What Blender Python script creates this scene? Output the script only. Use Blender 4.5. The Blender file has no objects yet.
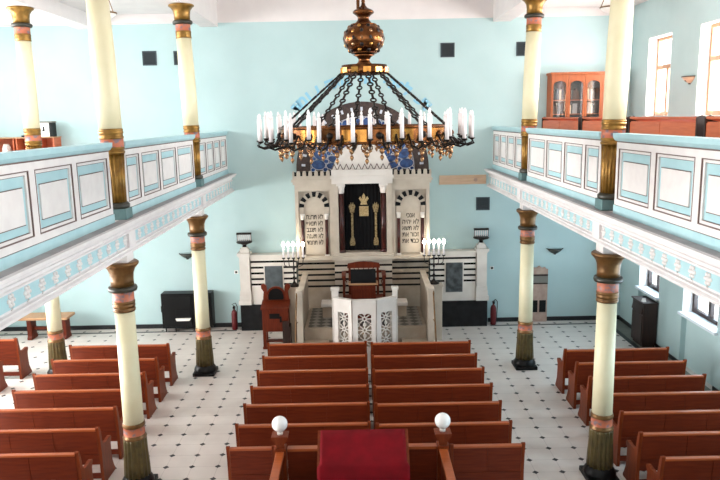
import bpy, math, random
from mathutils import Vector, Matrix
random.seed(7)
S = bpy.context.scene
C = S.collection
PI = math.pi

# ------------------------------------------------------------------ materials
def lin(h):
    h = h.lstrip('#')
    o = []
    for i in (0, 2, 4):
        c = int(h[i:i+2], 16) / 255
        o.append(c / 12.92 if c <= .04045 else ((c + .055) / 1.055) ** 2.4)
    return (*o, 1)

def mat(name, col, rough=.5, metal=0, col2=None, scale=6, stretch=(1, 1, 1), detail=4, bump=0, coat=0, lo=.35, hi=.65):
    m = bpy.data.materials.new(name); m.use_nodes = True
    nt = m.node_tree; b = nt.nodes['Principled BSDF']
    b.inputs['Roughness'].default_value = rough
    b.inputs['Metallic'].default_value = metal
    b.inputs['Base Color'].default_value = lin(col)
    if coat: b.inputs['Coat Weight'].default_value = coat; b.inputs['Coat Roughness'].default_value = .15
    if col2 or bump:
        tc = nt.nodes.new('ShaderNodeTexCoord'); mp = nt.nodes.new('ShaderNodeMapping')
        mp.inputs['Scale'].default_value = stretch
        nz = nt.nodes.new('ShaderNodeTexNoise'); nz.inputs['Scale'].default_value = scale; nz.inputs['Detail'].default_value = detail
        nt.links.new(tc.outputs['Object'], mp.inputs[0]); nt.links.new(mp.outputs[0], nz.inputs['Vector'])
        if col2:
            r = nt.nodes.new('ShaderNodeValToRGB')
            r.color_ramp.elements[0].position = lo; r.color_ramp.elements[1].position = hi
            r.color_ramp.elements[0].color = lin(col); r.color_ramp.elements[1].color = lin(col2)
            nt.links.new(nz.outputs['Fac'], r.inputs[0]); nt.links.new(r.outputs[0], b.inputs['Base Color'])
        if bump:
            bp = nt.nodes.new('ShaderNodeBump'); bp.inputs['Strength'].default_value = bump; bp.inputs['Distance'].default_value = .01
            nt.links.new(nz.outputs['Fac'], bp.inputs['Height']); nt.links.new(bp.outputs[0], b.inputs['Normal'])
    return m

def emit(name, col, st):
    m = bpy.data.materials.new(name); m.use_nodes = True
    b = m.node_tree.nodes['Principled BSDF']
    b.inputs['Base Color'].default_value = lin(col)
    b.inputs['Emission Color'].default_value = lin(col); b.inputs['Emission Strength'].default_value = st
    return m

WALL, WALL2 = '#b0cacb', '#b5cecf'
M = {
 'wall': mat('wall_paint', WALL, .7, col2=WALL2, scale=1.3),
 'ceil': mat('ceiling_paint', '#ded8d7', .8, col2='#e4dedc', scale=2),
 'white': mat('white_paint', '#d8d2d0', .5, col2='#dfdad7', scale=5),
 'cornice': mat('cornice_paint', '#d4cece', .5, col2='#dcd7d6', scale=5),
 'blue': mat('pale_blue_paint', '#a0c4ca', .5, col2='#a8cacf', scale=5),
 'line': mat('brown_line_paint', '#6b5650', .6),
 'cream': mat('cream_paint', '#ddd5b0', .45, col2='#e2dbba', scale=3),
 'gold': mat('gilded_paint', '#745320', .36, .55, col2='#97702f', scale=9),
 'bronze': mat('bronze_paint', '#5c3f1f', .38, .5, col2='#78552c', scale=9),
 'olive': mat('olive_bronze_paint', '#4f4428', .45, .35, col2='#62552f', scale=8),
 'pink': mat('salmon_band_paint', '#b8684a', .5, col2='#77686e', scale=14, lo=.5, hi=.62),
 'darkring': mat('dark_green_ring_paint', '#2c2a1e', .4),
 'slate': mat('slate_green_paint', '#4d6b6c', .5, col2='#5a7777', scale=6),
 'black': mat('black_gloss_paint', '#08090a', .4),
 'wood': mat('pew_wood', '#5e200a', .5, col2='#702a0f', scale=5, stretch=(.6, 6, 6)),
 'woodlight': mat('pew_edge_wood', '#99481c', .35, col2='#a85526', scale=5, stretch=(.6, 6, 6)),
 'woodend': mat('pew_end_wood', '#6a2a0e', .45, col2='#7d3614', scale=5, stretch=(6, 6, .6)),
 'orange': mat('gallery_wood', '#c0603a', .45, col2='#cd6e46', scale=4, stretch=(6, .6, 6)),
 'darkwood': mat('dark_brown_wood', '#24120c', .45, col2='#301912', scale=5, stretch=(4, 4, .6)),
 'redwood': mat('reading_stand_wood', '#561c07', .45, col2='#682710', scale=5, stretch=(5, 5, .6)),
 'framewood': mat('window_frame_wood', '#a07a5c', .5, col2='#b08a6a', scale=5, stretch=(5, 5, .6)),
 'bench': mat('bench_wood', '#a97f5c', .45, col2='#b98f68', scale=5, stretch=(.6, 6, 6)),
 'marble': mat('ark_marble', '#b3a797', .45, col2='#c2b7a8', scale=3, detail=8),
 'marble_warm': mat('warm_marble', '#968774', .45, col2='#a89a88', scale=3, detail=8),
 'whitemarble': mat('white_marble', '#d2cbc3', .4, col2='#dcd6cf', scale=3, detail=8),
 'blackmarble': mat('black_marble', '#131416', .25, col2='#1d1e20', scale=6),
 'redmarble': mat('red_marble', '#2e1210', .3, col2='#4a1d18', scale=14, detail=8),
 'greymarble': mat('grey_marble', '#474f52', .3, col2='#596165', scale=7, detail=8),
 'vmarble': mat('veined_dark_marble', '#33383a', .3, col2='#5d6468', scale=7, detail=8),
 'velvet_black': mat('black_velvet', '#0b0b0d', .9),
 'velvet_red': mat('red_velvet', '#6c0410', .9, col2='#7c0615', scale=5),
 'goldthread': mat('gold_embroidery', '#b8a274', .55, .2, col2='#6e5833', scale=30),
 'goldlight': mat('pale_gold_embroidery', '#cbb284', .55, .1, col2='#a98c58', scale=30),
 'bookwood': mat('bookcase_wood', '#92491f', .45, col2='#a15528', scale=4, stretch=(6, 6, .6)),
 'ledge': mat('grey_ledge_strip', '#8e898a', .6, col2='#a19b9b', scale=3),
 'brass': mat('chandelier_brass', '#7a4c28', .24, .9, col2='#4a2b18', scale=10),
 'brasslight': mat('bright_brass', '#c08a46', .24, .95, col2='#9a6a34', scale=8),
 'iron': mat('dark_iron', '#1d1713', .4, .5),
 'candle': mat('candle_tube_white', '#f3ecec', .5),
 'bulb': mat('bulb_glass_white', '#f6f4f4', .15),
 'crystal': mat('chandelier_drop', '#6d4426', .15, .75, col2='#b98f66', scale=20),
 'grille': mat('vent_metal', '#3f4a50', .5, .3),
 'grille2': mat('vent_slat_metal', '#2d3438', .5, .3),
 'plaque': mat('plaque_wood', '#c6a78b', .5, col2='#d2b498', scale=5, stretch=(.6, 5, 5)),
 'bowl': mat('sconce_bowl_metal', '#4a4c46', .45, .4),
 'glass_white': mat('frosted_glass', '#e9e7e2', .3),
 'red': mat('extinguisher_red', '#5e0b12', .4),
 'blue_letter': mat('sky_blue_letter_paint', '#8cc4dc', .6),
 'ink': mat('letter_ink', '#1c1613', .7),
 'stain_blue': mat('stained_glass_blue', '#1d3568', .2, col2='#365c96', scale=9),
 'stain_brown': mat('stained_glass_brown', '#2a1915', .35, col2='#443028', scale=16),
 'tracery': mat('tracery_plaster', '#cfd2dc', .6),
 'paper': mat('white_paper', '#eeeae4', .7),
 'card': mat('pinkish_cardboard', '#a98d80', .7, col2='#bca394', scale=6),
 'greycard': mat('grey_card', '#7d7a72', .7),
 'sconceg': mat('sconce_amber_glass', '#c8a488', .3),
 'globe': mat('globe_opal_glass', '#f1f1ef', .2),
 'sill': mat('sill_paint', '#dfe9f0', .5),
 'strip': mat('floor_edge_stone', '#6f726a', .5, col2='#7d8077', scale=4),
 'skirt': mat('black_skirting', '#12161a', .4),
}
BOOKM = [mat('book_cloth_%s' % n, c, .7) for n, c in (('dark', '#2a2622'), ('grey', '#8a8a88'), ('brown', '#4d3426'), ('blueish', '#37444f'), ('cream', '#b9ab92'))]

def glass_mat():
    m = bpy.data.materials.new('clear_pane_glass'); m.use_nodes = True
    nt = m.node_tree; nt.nodes.remove(nt.nodes['Principled BSDF'])
    t = nt.nodes.new('ShaderNodeBsdfTransparent'); g = nt.nodes.new('ShaderNodeBsdfGlossy'); g.inputs['Roughness'].default_value = .05
    x = nt.nodes.new('ShaderNodeMixShader'); x.inputs[0].default_value = .06
    nt.links.new(t.outputs[0], x.inputs[1]); nt.links.new(g.outputs[0], x.inputs[2])
    nt.links.new(x.outputs[0], nt.nodes['Material Output'].inputs[0])
    return m
M['glass'] = glass_mat()
for k in ('black', 'blackmarble', 'wood', 'woodend', 'redwood', 'velvet_red', 'velvet_black'):
    M[k].node_tree.nodes['Principled BSDF'].inputs['Specular IOR Level'].default_value = .25

def grid_floor_mat():
    m = bpy.data.materials.new('white_floor_tiles_with_black_dots'); m.use_nodes = True
    nt = m.node_tree; b = nt.nodes['Principled BSDF']; L = nt.links
    def n(op, a, c=None, **k):
        q = nt.nodes.new('ShaderNodeMath'); q.operation = op
        for i, v in enumerate((a, c)):
            if v is None: continue
            if isinstance(v, (int, float)): q.inputs[i].default_value = v
            else: L.new(v, q.inputs[i])
        return q.outputs[0]
    tc = nt.nodes.new('ShaderNodeTexCoord'); sp = nt.nodes.new('ShaderNodeSeparateXYZ')
    L.new(tc.outputs['Object'], sp.inputs[0])
    PX, PY = .4356, .404
    def cell(v, off, p):                       # signed distance (m) to nearest grid line
        a = n('DIVIDE', n('SUBTRACT', v, off), p)
        f = n('SUBTRACT', a, n('ROUND', a))
        return n('ABSOLUTE', n('MULTIPLY', f, p))
    dx = cell(sp.outputs[0], 3.235, PX); dy = cell(sp.outputs[1], 10.69, PY)
    dot = n('LESS_THAN', n('ADD', dx, dy), .056)
    gl = n('LESS_THAN', n('MINIMUM', dx, dy), .0035)
    nz = nt.nodes.new('ShaderNodeTexNoise'); nz.inputs['Scale'].default_value = 2.2; nz.inputs['Detail'].default_value = 5
    L.new(tc.outputs['Object'], nz.inputs['Vector'])
    r = nt.nodes.new('ShaderNodeValToRGB'); r.color_ramp.elements[0].position = .3; r.color_ramp.elements[1].position = .7
    r.color_ramp.elements[0].color = lin('#d3cbc4'); r.color_ramp.elements[1].color = lin('#ded7d0')
    L.new(nz.outputs['Fac'], r.inputs[0])
    m1 = nt.nodes.new('ShaderNodeMix'); m1.data_type = 'RGBA'; m1.inputs[7].default_value = lin('#a59c98')
    L.new(n('MULTIPLY', gl, .6), m1.inputs[0]); L.new(r.outputs[0], m1.inputs[6])
    m2 = nt.nodes.new('ShaderNodeMix'); m2.data_type = 'RGBA'; m2.inputs[7].default_value = lin('#141011')
    L.new(dot, m2.inputs[0]); L.new(m1.outputs[2], m2.inputs[6])
    L.new(m2.outputs[2], b.inputs['Base Color']); b.inputs['Roughness'].default_value = .38
    return m
M['floor'] = grid_floor_mat()

def checker_mat():
    m = bpy.data.materials.new('ark_checker_tiles'); m.use_nodes = True
    nt = m.node_tree; b = nt.nodes['Principled BSDF']; L = nt.links
    tc = nt.nodes.new('ShaderNodeTexCoord'); mp = nt.nodes.new('ShaderNodeMapping'); mp.inputs['Scale'].default_value = (5.6, 5.6, 5.6)
    mp.inputs['Rotation'].default_value = (0, 0, PI / 4); mp.inputs['Location'].default_value = (.31, .17, .43)
    ck = nt.nodes.new('ShaderNodeTexChecker'); ck.inputs['Scale'].default_value = 1
    ck.inputs[1].default_value = lin('#8d8a82'); ck.inputs[2].default_value = lin('#22231f')
    L.new(tc.outputs['Object'], mp.inputs[0]); L.new(mp.outputs[0], ck.inputs[0]); L.new(ck.outputs[0], b.inputs['Base Color'])
    b.inputs['Roughness'].default_value = .3
    return m
M['checker'] = checker_mat()

# ------------------------------------------------------------------ mesh builder
class MB:
    def __init__(s): s.v = []; s.f = []; s.mi = []; s.sm = []
    def add(s, vs, fs, mi=0, smooth=False):
        k = len(s.v); s.v += [tuple(p) for p in vs]
        for f in fs: s.f.append([k + i for i in f]); s.mi.append(mi); s.sm.append(smooth)
        return s
    def box(s, x0, x1, y0, y1, z0, z1, mi=0):
        v = [(x, y, z) for z in (z0, z1) for y in (y0, y1) for x in (x0, x1)]
        return s.add(v, [(0, 2, 3, 1), (4, 5, 7, 6), (0, 1, 5, 4), (2, 6, 7, 3), (0, 4, 6, 2), (1, 3, 7, 5)], mi)
    def prism(s, poly, axis, a, b, mi=0, smooth=False):
        # poly in the plane of the two other axes (x: y,z   y: x,z   z: x,y)
        def P(p, t): return {'x': (t, p[0], p[1]), 'y': (p[0], t, p[1]), 'z': (p[0], p[1], t)}[axis]
        n = len(poly); v = [P(p, a) for p in poly] + [P(p, b) for p in poly]
        s.add(v, [list(range(n))[::-1], list(range(n, 2 * n))], mi)
        return s.add(v, [(i, (i + 1) % n, n + (i + 1) % n, n + i) for i in range(n)], mi, smooth)
    def lathe(s, prof, cx=0, cy=0, n=24, mi=0, flute=None, smooth=True, mis=None):
        v = []
        for (r, z) in prof:
            for i in range(n):
                a = 2 * PI * i / n; rr = r
                if flute: rr = r * (1 - flute[1] * (.5 - .5 * math.cos(a * flute[0])) ** 2)
                v.append((cx + rr * math.cos(a), cy + rr * math.sin(a), z))
        m = len(prof)
        for j in range(m - 1):
            k = mis[j] if mis else mi
            s.add([], [], k)
        base = len(s.v); s.v += v
        for j in range(m - 1):
            k = mis[j] if mis else mi
            for i in range(n):
                a = base + j * n + i; b2 = base + j * n + (i + 1) % n
                s.f.append([a, b2, b2 + n, a + n]); s.mi.append(k); s.sm.append(smooth)
        s.f.append([base + i for i in range(n)][::-1]); s.mi.append(mis[0] if mis else mi); s.sm.append(False)
        s.f.append([base + (m - 1) * n + i for i in range(n)]); s.mi.append(mis[-1] if mis else mi); s.sm.append(False)
        return s
    def tube(s, pts, r, n=6, mi=0):
        pts = [Vector(p) for p in pts]; rings = []
        for i, p in enumerate(pts):
            d = (pts[min(i + 1, len(pts) - 1)] - pts[max(i - 1, 0)]).normalized()
            u = d.cross(Vector((0, 0, 1)));
            if u.length < .05: u = d.cross(Vector((1, 0, 0)))
            u.normalize(); w = u.cross(d)
            rr = r[i] if isinstance(r, (list, tuple)) else r
            rings.append([p + rr * (math.cos(2 * PI * k / n) * u + math.sin(2 * PI * k / n) * w) for k in range(n)])
        v = [q for g in rings for q in g]; f = []
        for j in range(len(rings) - 1):
            for k in range(n):
                f.append((j * n + k, j * n + (k + 1) % n, (j + 1) * n + (k + 1) % n, (j + 1) * n + k))
        s.add(v, f, mi, True)
        return s.add(v, [list(range(n)), list(range(len(v) - n, len(v)))[::-1]], mi)
    def ball(s, cx, cy, cz, r, n=12, mi=0, sz=1):
        prof = [(max(r * math.sin(PI * j / n), 1e-4), cz - sz * r * math.cos(PI * j / n)) for j in range(n + 1)]
        return s.lathe(prof, cx, cy, n * 2 if n < 10 else 24, mi)
    def xf(s, mtx):
        s.v = [tuple(mtx @ Vector(p)) for p in s.v]; return s

def obj(name, mb, ms, parent=None, loc=None, bevel=0):
    me = bpy.data.meshes.new(name)
    me.from_pydata(mb.v, [], mb.f)
    for m in (ms if isinstance(ms, (list, tuple)) else [ms]): me.materials.append(M[m] if isinstance(m, str) else m)
    me.polygons.foreach_set('material_index', mb.mi); me.polygons.foreach_set('use_smooth', mb.sm)
    me.update()
    import bmesh
    bm = bmesh.new(); bm.from_mesh(me); bmesh.ops.recalc_face_normals(bm, faces=bm.faces); bm.to_mesh(me); bm.free()
    o = bpy.data.objects.new(name, me); C.objects.link(o)
    if parent: o.parent = parent
    if loc: o.location = loc
    if bevel:
        b = o.modifiers.new('bevel', 'BEVEL'); b.width = bevel; b.segments = 2; b.limit_method = 'ANGLE'
    return o

def tag(o, label, cat, group=None):
    o['label'] = label; o['category'] = cat
    if group: o['group'] = group
    return o
def thing(name, label, cat, loc=(0, 0, 0), rz=0, group=None):
    o = bpy.data.objects.new(name, None); C.objects.link(o); o.location = loc; o.rotation_euler = (0, 0, rz)
    o.empty_display_size = .2
    return tag(o, label, cat, group)
def struct(name, mb, ms, parent=None):
    o = obj(name, mb, ms, parent)
    if not parent: o['kind'] = 'structure'
    return o
def kids(o): return [c for c in bpy.data.objects if c.parent == o]
def dup(o, loc, rz=None, label=None, group=None):
    r = o.copy(); C.objects.link(r); r.location = loc
    if rz is not None: r.rotation_euler = (0, 0, rz)
    if label: r['label'] = label
    if group: r['group'] = group
    for c in kids(o):
        k = c.copy(); C.objects.link(k); k.parent = r
        for g in kids(c):
            q = g.copy(); C.objects.link(q); q.parent = k
    return r
def cpart(o, parent, loc, rz=0):
    k = o.copy(); C.objects.link(k); k.parent = parent; k.location = loc; k.rotation_euler = (0, 0, rz)
    for g in kids(o):
        q = g.copy(); C.objects.link(q); q.parent = k
    return k

def text_mesh(name, body, size, m, parent, loc, rot=(PI / 2, 0, 0), off=.0, ext=.002, width=None):
    cu = bpy.data.curves.new(name, 'FONT'); cu.body = body; cu.size = size; cu.extrude = ext; cu.offset = off
    cu.align_x = 'CENTER'; cu.align_y = 'CENTER'
    t = bpy.data.objects.new(name + '_src', cu); C.objects.link(t)
    dg = bpy.context.evaluated_depsgraph_get(); dg.update()
    me = bpy.data.meshes.new_from_object(t.evaluated_get(dg)); bpy.data.objects.remove(t)
    me.materials.clear(); me.materials.append(M[m])
    o = bpy.data.objects.new(name, me); C.objects.link(o); o.parent = parent; o.location = loc; o.rotation_euler = rot
    if width:
        w = max(v.co.x for v in me.vertices) - min(v.co.x for v in me.vertices)
        o.scale = (width / w, width / w * .95, 1) if False else (width / w, 1, 1)
    return o

# ------------------------------------------------------------------ camera
H = 5.7
f_px, pit, yaw, rol = 686.46, math.radians(10.0403), math.radians(.1382), math.radians(1.0762)
fw = Vector((math.sin(yaw) * math.cos(pit), math.cos(yaw) * math.cos(pit), -math.sin(pit)))
r0 = Vector((math.cos(yaw), -math.sin(yaw), 0)); u0 = r0.cross(fw)
rr = math.cos(rol) * r0 - math.sin(rol) * u0; uu = rr.cross(fw)
cd = bpy.data.cameras.new('camera'); cam = bpy.data.objects.new('camera', cd); C.objects.link(cam)
cd.sensor_width = 36; cd.lens = f_px / 720 * 36; cd.clip_end = 200
mw = Matrix(((rr.x, uu.x, -fw.x, 0), (rr.y, uu.y, -fw.y, 0), (rr.z, uu.z, -fw.z, H), (0, 0, 0, 1)))
cam.matrix_world = mw; S.camera = cam

# ------------------------------------------------------------------ room shell
XL, XR, YW, YB = -10.4, 7.3, 18.6, -3.0
ZC, ZN = 8.45, 8.95                      # aisle ceiling, nave ceiling
struct('floor', MB().box(XL - .3, XR + .4, YB, YW + .3, -.2, 0), 'floor')
struct('wall_back', MB().box(XL - .3, XR + .4, YW, YW + .3, 0, 8.22, 0).box(XL - .3, XR + .4, YW, YW + .3, 8.22, 9.2, 1), ['wall', 'ceil'])
# openings on the side walls (y0,y1,z0,z1)
UP = [(16.3, 17.59), (13.7, 14.99), (11.1, 12.4), (8.5, 9.8), (5.9, 7.2)]
LO = [(16.2, 17.42), (13.45, 15.0), (10.95, 12.4), (8.4, 9.8), (5.8, 7.2)]
ZU, ZL = (5.62, 7.53), (1.25, 3.1)
def side_wall(x0, x1, niche):
    mb = MB()
    def band(z0, z1, ops):
        y = YB
        for a, b in sorted(ops):
            mb.box(x0, x1, y, a, z0, z1); y = b
        mb.box(x0, x1, y, YW, z0, z1)
    band(ZL[0], ZL[1], LO); band(ZU[0], ZU[1], UP)
    mb.box(x0, x1, YB, YW, ZL[1], ZU[0]); mb.box(x0, x1, YB, YW, ZU[1], 9.2)
    band(0, ZL[0], LO)
    for a, b in LO: mb.box(niche[0], niche[1], a, b, 0, ZL[0])
    return mb
struct('wall_right', side_wall(XR, XR + .38, (XR + .12, XR + .38)), 'wall')
struct('wall_left', side_wall(XL - .38, XL, (XL - .38, XL - .12)), 'wall')

struct('wall_front', MB().box(XL - .3, XR + .4, YB - .2, YB, 0, 4.30), 'wall')  # unseen wall below the rear gallery, added to cut low light from behind
struct('trim_10', MB().box(XL, XR, YB, 1.2, 3.85, 4.30), 'white')

# ceilings, beams
struct('ceiling', MB().box(-3.55, 3.62, YB, YW, ZN, ZN + .2), 'ceil')
struct('ceiling', MB().box(XL - .3, -4.0, YB, YW, ZC, ZC + .2), 'ceil')
struct('ceiling', MB().box(4.07, XR + .4, YB, YW, ZC, ZC + .2), 'ceil')
struct('trim_1', MB().box(-4.0, -3.55, YB, YW, 8.12, ZN + .2), 'ceil')
struct('trim_2', MB().box(3.62, 4.07, YB, YW, 8.12, ZN + .2), 'ceil')
struct('trim_3', MB().box(-7.2, -6.72, YB, YW, 8.12, ZC), 'ceil')
struct('trim_4', MB().box(XL, -4.0, YW - .12, YW, 8.24, ZC), 'ceil')

# skirting and floor edge
struct('baseboard_back', MB().box(XL, -3.3, YW - .02, YW, 0, .12).box(3.6, XR, YW - .02, YW, 0, .12), 'skirt')
mbb = MB(); y = YB
for a, b in sorted(LO): mbb.box(XR - .02, XR, y, a, 0, .1); y = b
mbb.box(XR - .02, XR, y, YW - .02, 0, .1)
struct('baseboard_right', mbb, 'skirt')
struct('trim_5', MB().box(XL, -3.4, 18.2, 18.28, 0, .004).box(3.6, 6.9, 18.2, 18.28, 0, .004).box(6.78, 6.9, YB, 18.2, 0, .004), 'skirt')
struct('trim_6', MB().box(6.9, XR - .02, YB, YW - .02, 0, .003), 'strip')

# windows on the right wall
def window(n, y0, y1, z0, z1, tr, dark):
    x = XR + .22; mb = MB(); w = .10
    mb.box(x, x + .09, y0, y0 + w, z0, z1); mb.box(x, x + .09, y1 - w, y1, z0, z1)
    mb.box(x, x + .09, y0 + w, y1 - w, z0, z0 + w); mb.box(x, x + .09, y0 + w, y1 - w, z1 - w, z1)
    mb.box(x - .015, x + .09, y0 + w, y1 - w, tr - .05, tr + .05)
    ym = (y0 + y1) / 2
    mb.box(x, x + .08, ym - .05, ym + .05, z0 + w, tr - .05)
    wd = struct('window_%d' % n, mb, 'darkwood' if dark else 'framewood')
    p = MB().box(x + .035, x + .045, y0 + w, y1 - w, z0 + w, z1 - w)
    struct('pane', p, 'glass', wd)
    # white painted reveal lining and sill
    rv = MB().box(XR + .002, x, y0, y0 + .02, z0, z1).box(XR + .002, x, y1 - .02, y1, z0, z1).box(XR + .002, x, y0 + .02, y1 - .02, z1 - .02, z1)
    struct('reveal', rv, 'white', wd)
    struct('sill', MB().box(XR - .08, x, y0 - .04 if dark else y0, y1 + .04 if dark else y1, z0 - .05 if dark else z0, z0 + .012), 'sill' if dark else 'white', wd)
n = 1
for a, b in UP[:3]: window(n, a, b, ZU[0], ZU[1], 6.8, False); n += 1
for a, b in LO[:3]: window(n, a, b, ZL[0], ZL[1], 2.5, True); n += 1

# ------------------------------------------------------------------ galleries
Y0G = 2.0
AX = {-1: -3.55, 1: 3.71}                  # column axis
PL = {-1: -3.49, 1: 3.67}                  # balustrade plane (nave face)
YC1, YC2 = 10.1, 15.04
for sgn, side in ((-1, 'left'), (1, 'right')):
    pl = PL[sgn]; far = XL if sgn < 0 else XR
    def X(d): return pl - sgn * d           # d > 0 moves towards the nave
    prof = [(X(.23), 4.30), (X(.23), 4.26), (X(.19), 4.24), (X(.19), 4.215), (X(.13), 4.19), (X(.10), 4.16), (X(.10), 4.13),
            (X(.12), 4.12), (X(.12), 4.10), (X(.085), 4.10), (X(.085), 3.90), (X(.12), 3.89), (X(.12), 3.87), (X(.15), 3.85), (X(.15), 3.82),
            (X(-.30), 3.82), (X(-.30), 4.0), (far, 4.0), (far, 4.30)]
    g = struct('trim_%d' % (7 if sgn < 0 else 8), MB().prism(prof, 'y', Y0G, YW), 'cornice')
    la, lb = sorted((X(.0), X(.165)))
    struct('ledge_top', MB().box(la, lb, Y0G, YW - .02, 4.296, 4.3015), 'ledge', g)  # grey strip along the ledge beside the balustrade, darker than the cornice
    fx = X(.087)
    fb = MB()
    ys = [Y0G, YC1 - .16, YC1 + .16, YC2 - .16, YC2 + .16, YW - .02]
    for k in (0, 2, 4):
        fb.box(min(fx, X(.08)), max(fx, X(.08)), ys[k], ys[k + 1] - .04 if k < 4 else ys[k + 1] - .05, 3.925, 4.085)
    struct('frieze_band', fb, 'blue', g)
    for yc in (YC1, YC2):
        struct('frieze_block', MB().box(min(X(.0), X(.125)), max(X(.0), X(.125)), yc - .15, yc + .15, 3.86, 4.10), 'cornice', g)
    ro = MB()
    for k in range(6):
        a = k * PI / 3; ro.ball(0, .045 * math.cos(a), .045 * math.sin(a), .021, 6)
    ro.ball(0, 0, 0, .026, 6); ro.tube([(0, 0, -.045), (0, .01, -.075), (0, -.01, -.085)], .012, 5)
    ro.xf(Matrix.Scale(1.15, 4)); ro.xf(Matrix.Translation((0, 0, .012)))
    r1 = None; y = 6.51
    while y < YW - .1:
        if not any(abs(y - c) < .2 for c in (YC1, YC2)):
            if r1 is None: r1 = obj('rosette', ro, 'white', g, (fx, y, 4.0))
            else: cpart(r1, g, (fx, y, 4.0))
        y += .335
    # balustrades between the columns
    secs = [(5.5, YC1 - .36, [6.28, 7.39, 8.52], 'nearest the viewer'), (YC1 + .26, YC2 - .24, [11.15, 12.27, 13.42], 'between its two columns'), (YC2 + .24, YW, [16.1, 16.95, 17.78], 'against the far wall')]
    for a, b, dv, where in secs:
        t = thing('balustrade', '%s-hand gallery balustrade of white and pale blue panels, section %s' % (side, where), 'balustrade', (pl, a, 4.30), 0, 'gallery balustrade sections')
        def Q(d0, d1): return sorted((-sgn * d0, -sgn * d1))
        L = b - a
        x0, x1 = Q(-.10, .015); obj('base_board', MB().box(x0, x1, 0, L, 0, .12), 'blue', t)
        x0, x1 = Q(-.10, 0)
        edges = [0] + [d - a for d in dv] + [L]
        fr = MB().box(x0, x1, 0, L, .12, .21, 0).box(x0, x1, 0, L, .92, 1.02, 0)
        hw = .07
        cells = []
        for i in range(4):
            c0 = edges[i] + (hw if i else .09); c1 = edges[i + 1] - (hw if i < 3 else .09); cells.append((c0, c1))
        pos = 0
        for c0, c1 in cells:
            fr.box(x0, x1, pos, c0, .21, .92, 0); pos = c1
        fr.box(x0, x1, pos, L, .21, .92, 0)
        obj('frame', fr, 'white', t)
        x0, x1 = Q(-.13, .05)
        rp = [(-sgn * .0, 1.02), (-sgn * .02, 1.03), (-sgn * .05, 1.07), (-sgn * .055, 1.13), (sgn * .15, 1.13), (sgn * .15, 1.02)]
        obj('top_rail', MB().prism(rp, 'y', -.03, L + (.03 if b < YW - .1 else 0), 0), 'blue', t)
        lx0, lx1 = Q(0, .003); obj('painted_line', MB().box(lx0, lx1, 0, L, 1.005, 1.02).box(lx0, lx1, 0, L, .112, .125), 'line', t)
        for c0, c1 in cells:
            p = MB(); x0, x1 = Q(-.08, -.035); p.box(x0, x1, c0, c1, .21, .92, 0)
            w = .012; x0, x1 = Q(-.04, .004)
            for (ya, yb, za, zb) in ((c0, c1, .908, .92), (c0, c1, .21, .222), (c0, c0 + w, .222, .908), (c1 - w, c1, .222, .908)): p.box(x0, x1, ya, yb, za, zb, 1)
            x0, x1 = Q(-.04, -.012)
            for (ya, yb, za, zb) in ((c0 + w, c1 - w, .875, .908), (c0 + w, c1 - w, .222, .255), (c0 + w, c0 + .055, .255, .875), (c1 - .055, c1 - w, .255, .875)): p.box(x0, x1, ya, yb, za, zb, 2)
            x0, x1 = Q(-.04, -.02)
            for (ya, yb, za, zb) in ((c0 + .055, c1 - .055, .868, .875), (c0 + .055, c1 - .055, .255, .262)): p.box(x0, x1, ya, yb, za, zb, 1)
            po = obj('panel', p, ['blue', 'line', 'white'], t)
            m_ = min(.13, (c1 - c0) * .2)
            x0, x1 = Q(-.04, -.018); cf = MB().box(x0, x1, c0 + m_, c1 - m_, .36, .745, 0)
            x0, x1 = Q(-.03, -.015); cf.box(x0, x1, c0 + m_, c1 - m_, .352, .36, 1).box(x0, x1, c0 + m_, c1 - m_, .745, .753, 1)
            obj('raised_field', cf, ['white', 'line'], po)

# ------------------------------------------------------------------ columns
def low_column(x, y, label, top=3.66):
    t = thing('column', label, 'column', (x, y, 0), 0, 'cream columns under the galleries')
    b = MB(); b.box(-.245, .245, -.245, .245, 0, .08); b.lathe([(.255, .08), (.25, .13), (.215, .19), (.2, .22)], n=16)
    obj('base', b, 'black', t, bevel=.012)
    b = MB().lathe([(.205, .22), (.198, .4), (.185, .6), (.18, .80), (.178, .84)], n=80, flute=(16, .14)); obj('fluted_sleeve', b, 'olive', t)
    b = MB().lathe([(.18, .84), (.185, .86), (.165, .88), (.165, .90), (.162, .905), (.162, 1.03), (.17, 1.035), (.175, 1.06), (.165, 1.075), (.17, 1.09), (.155, 1.10)], n=32, mis=[0, 0, 0, 0, 1, 1, 0, 0, 0, 0])
    obj('ornament_band', b, ['bronze', 'pink'], t)
    obj('shaft', MB().lathe([(.155, 1.10), (.152, 1.8), (.145, 2.89)], n=32), 'cream', t)
    b = MB().lathe([(.152, 2.89), (.165, 2.9), (.165, 2.93), (.155, 2.94), (.155, 2.96), (.165, 2.965), (.165, 3.0), (.155, 3.01), (.165, 3.02), (.165, 3.05), (.156, 3.06), (.156, 3.19), (.16, 3.2)], n=32, mis=[0] * 10 + [1, 1])
    obj('ornament_band', b, ['bronze', 'pink'], t)
    b = MB().lathe([(.16, 3.2), (.205, 3.21), (.215, 3.245), (.205, 3.28), (.17, 3.29)], n=32); obj('neck_ring', b, 'darkring', t)
    b = MB().lathe([(.17, 3.29), (.166, 3.38), (.175, 3.48), (.2, 3.55), (.245, 3.6), (.258, 3.615), (.258, 3.645), (.24, 3.66)], n=32); obj('capital', b, 'bronze', t)
    if top > 3.6: obj('abacus', MB().box(-.15, .15, -.15, .15, 3.66, 3.82), 'white', t)
    return t
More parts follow.
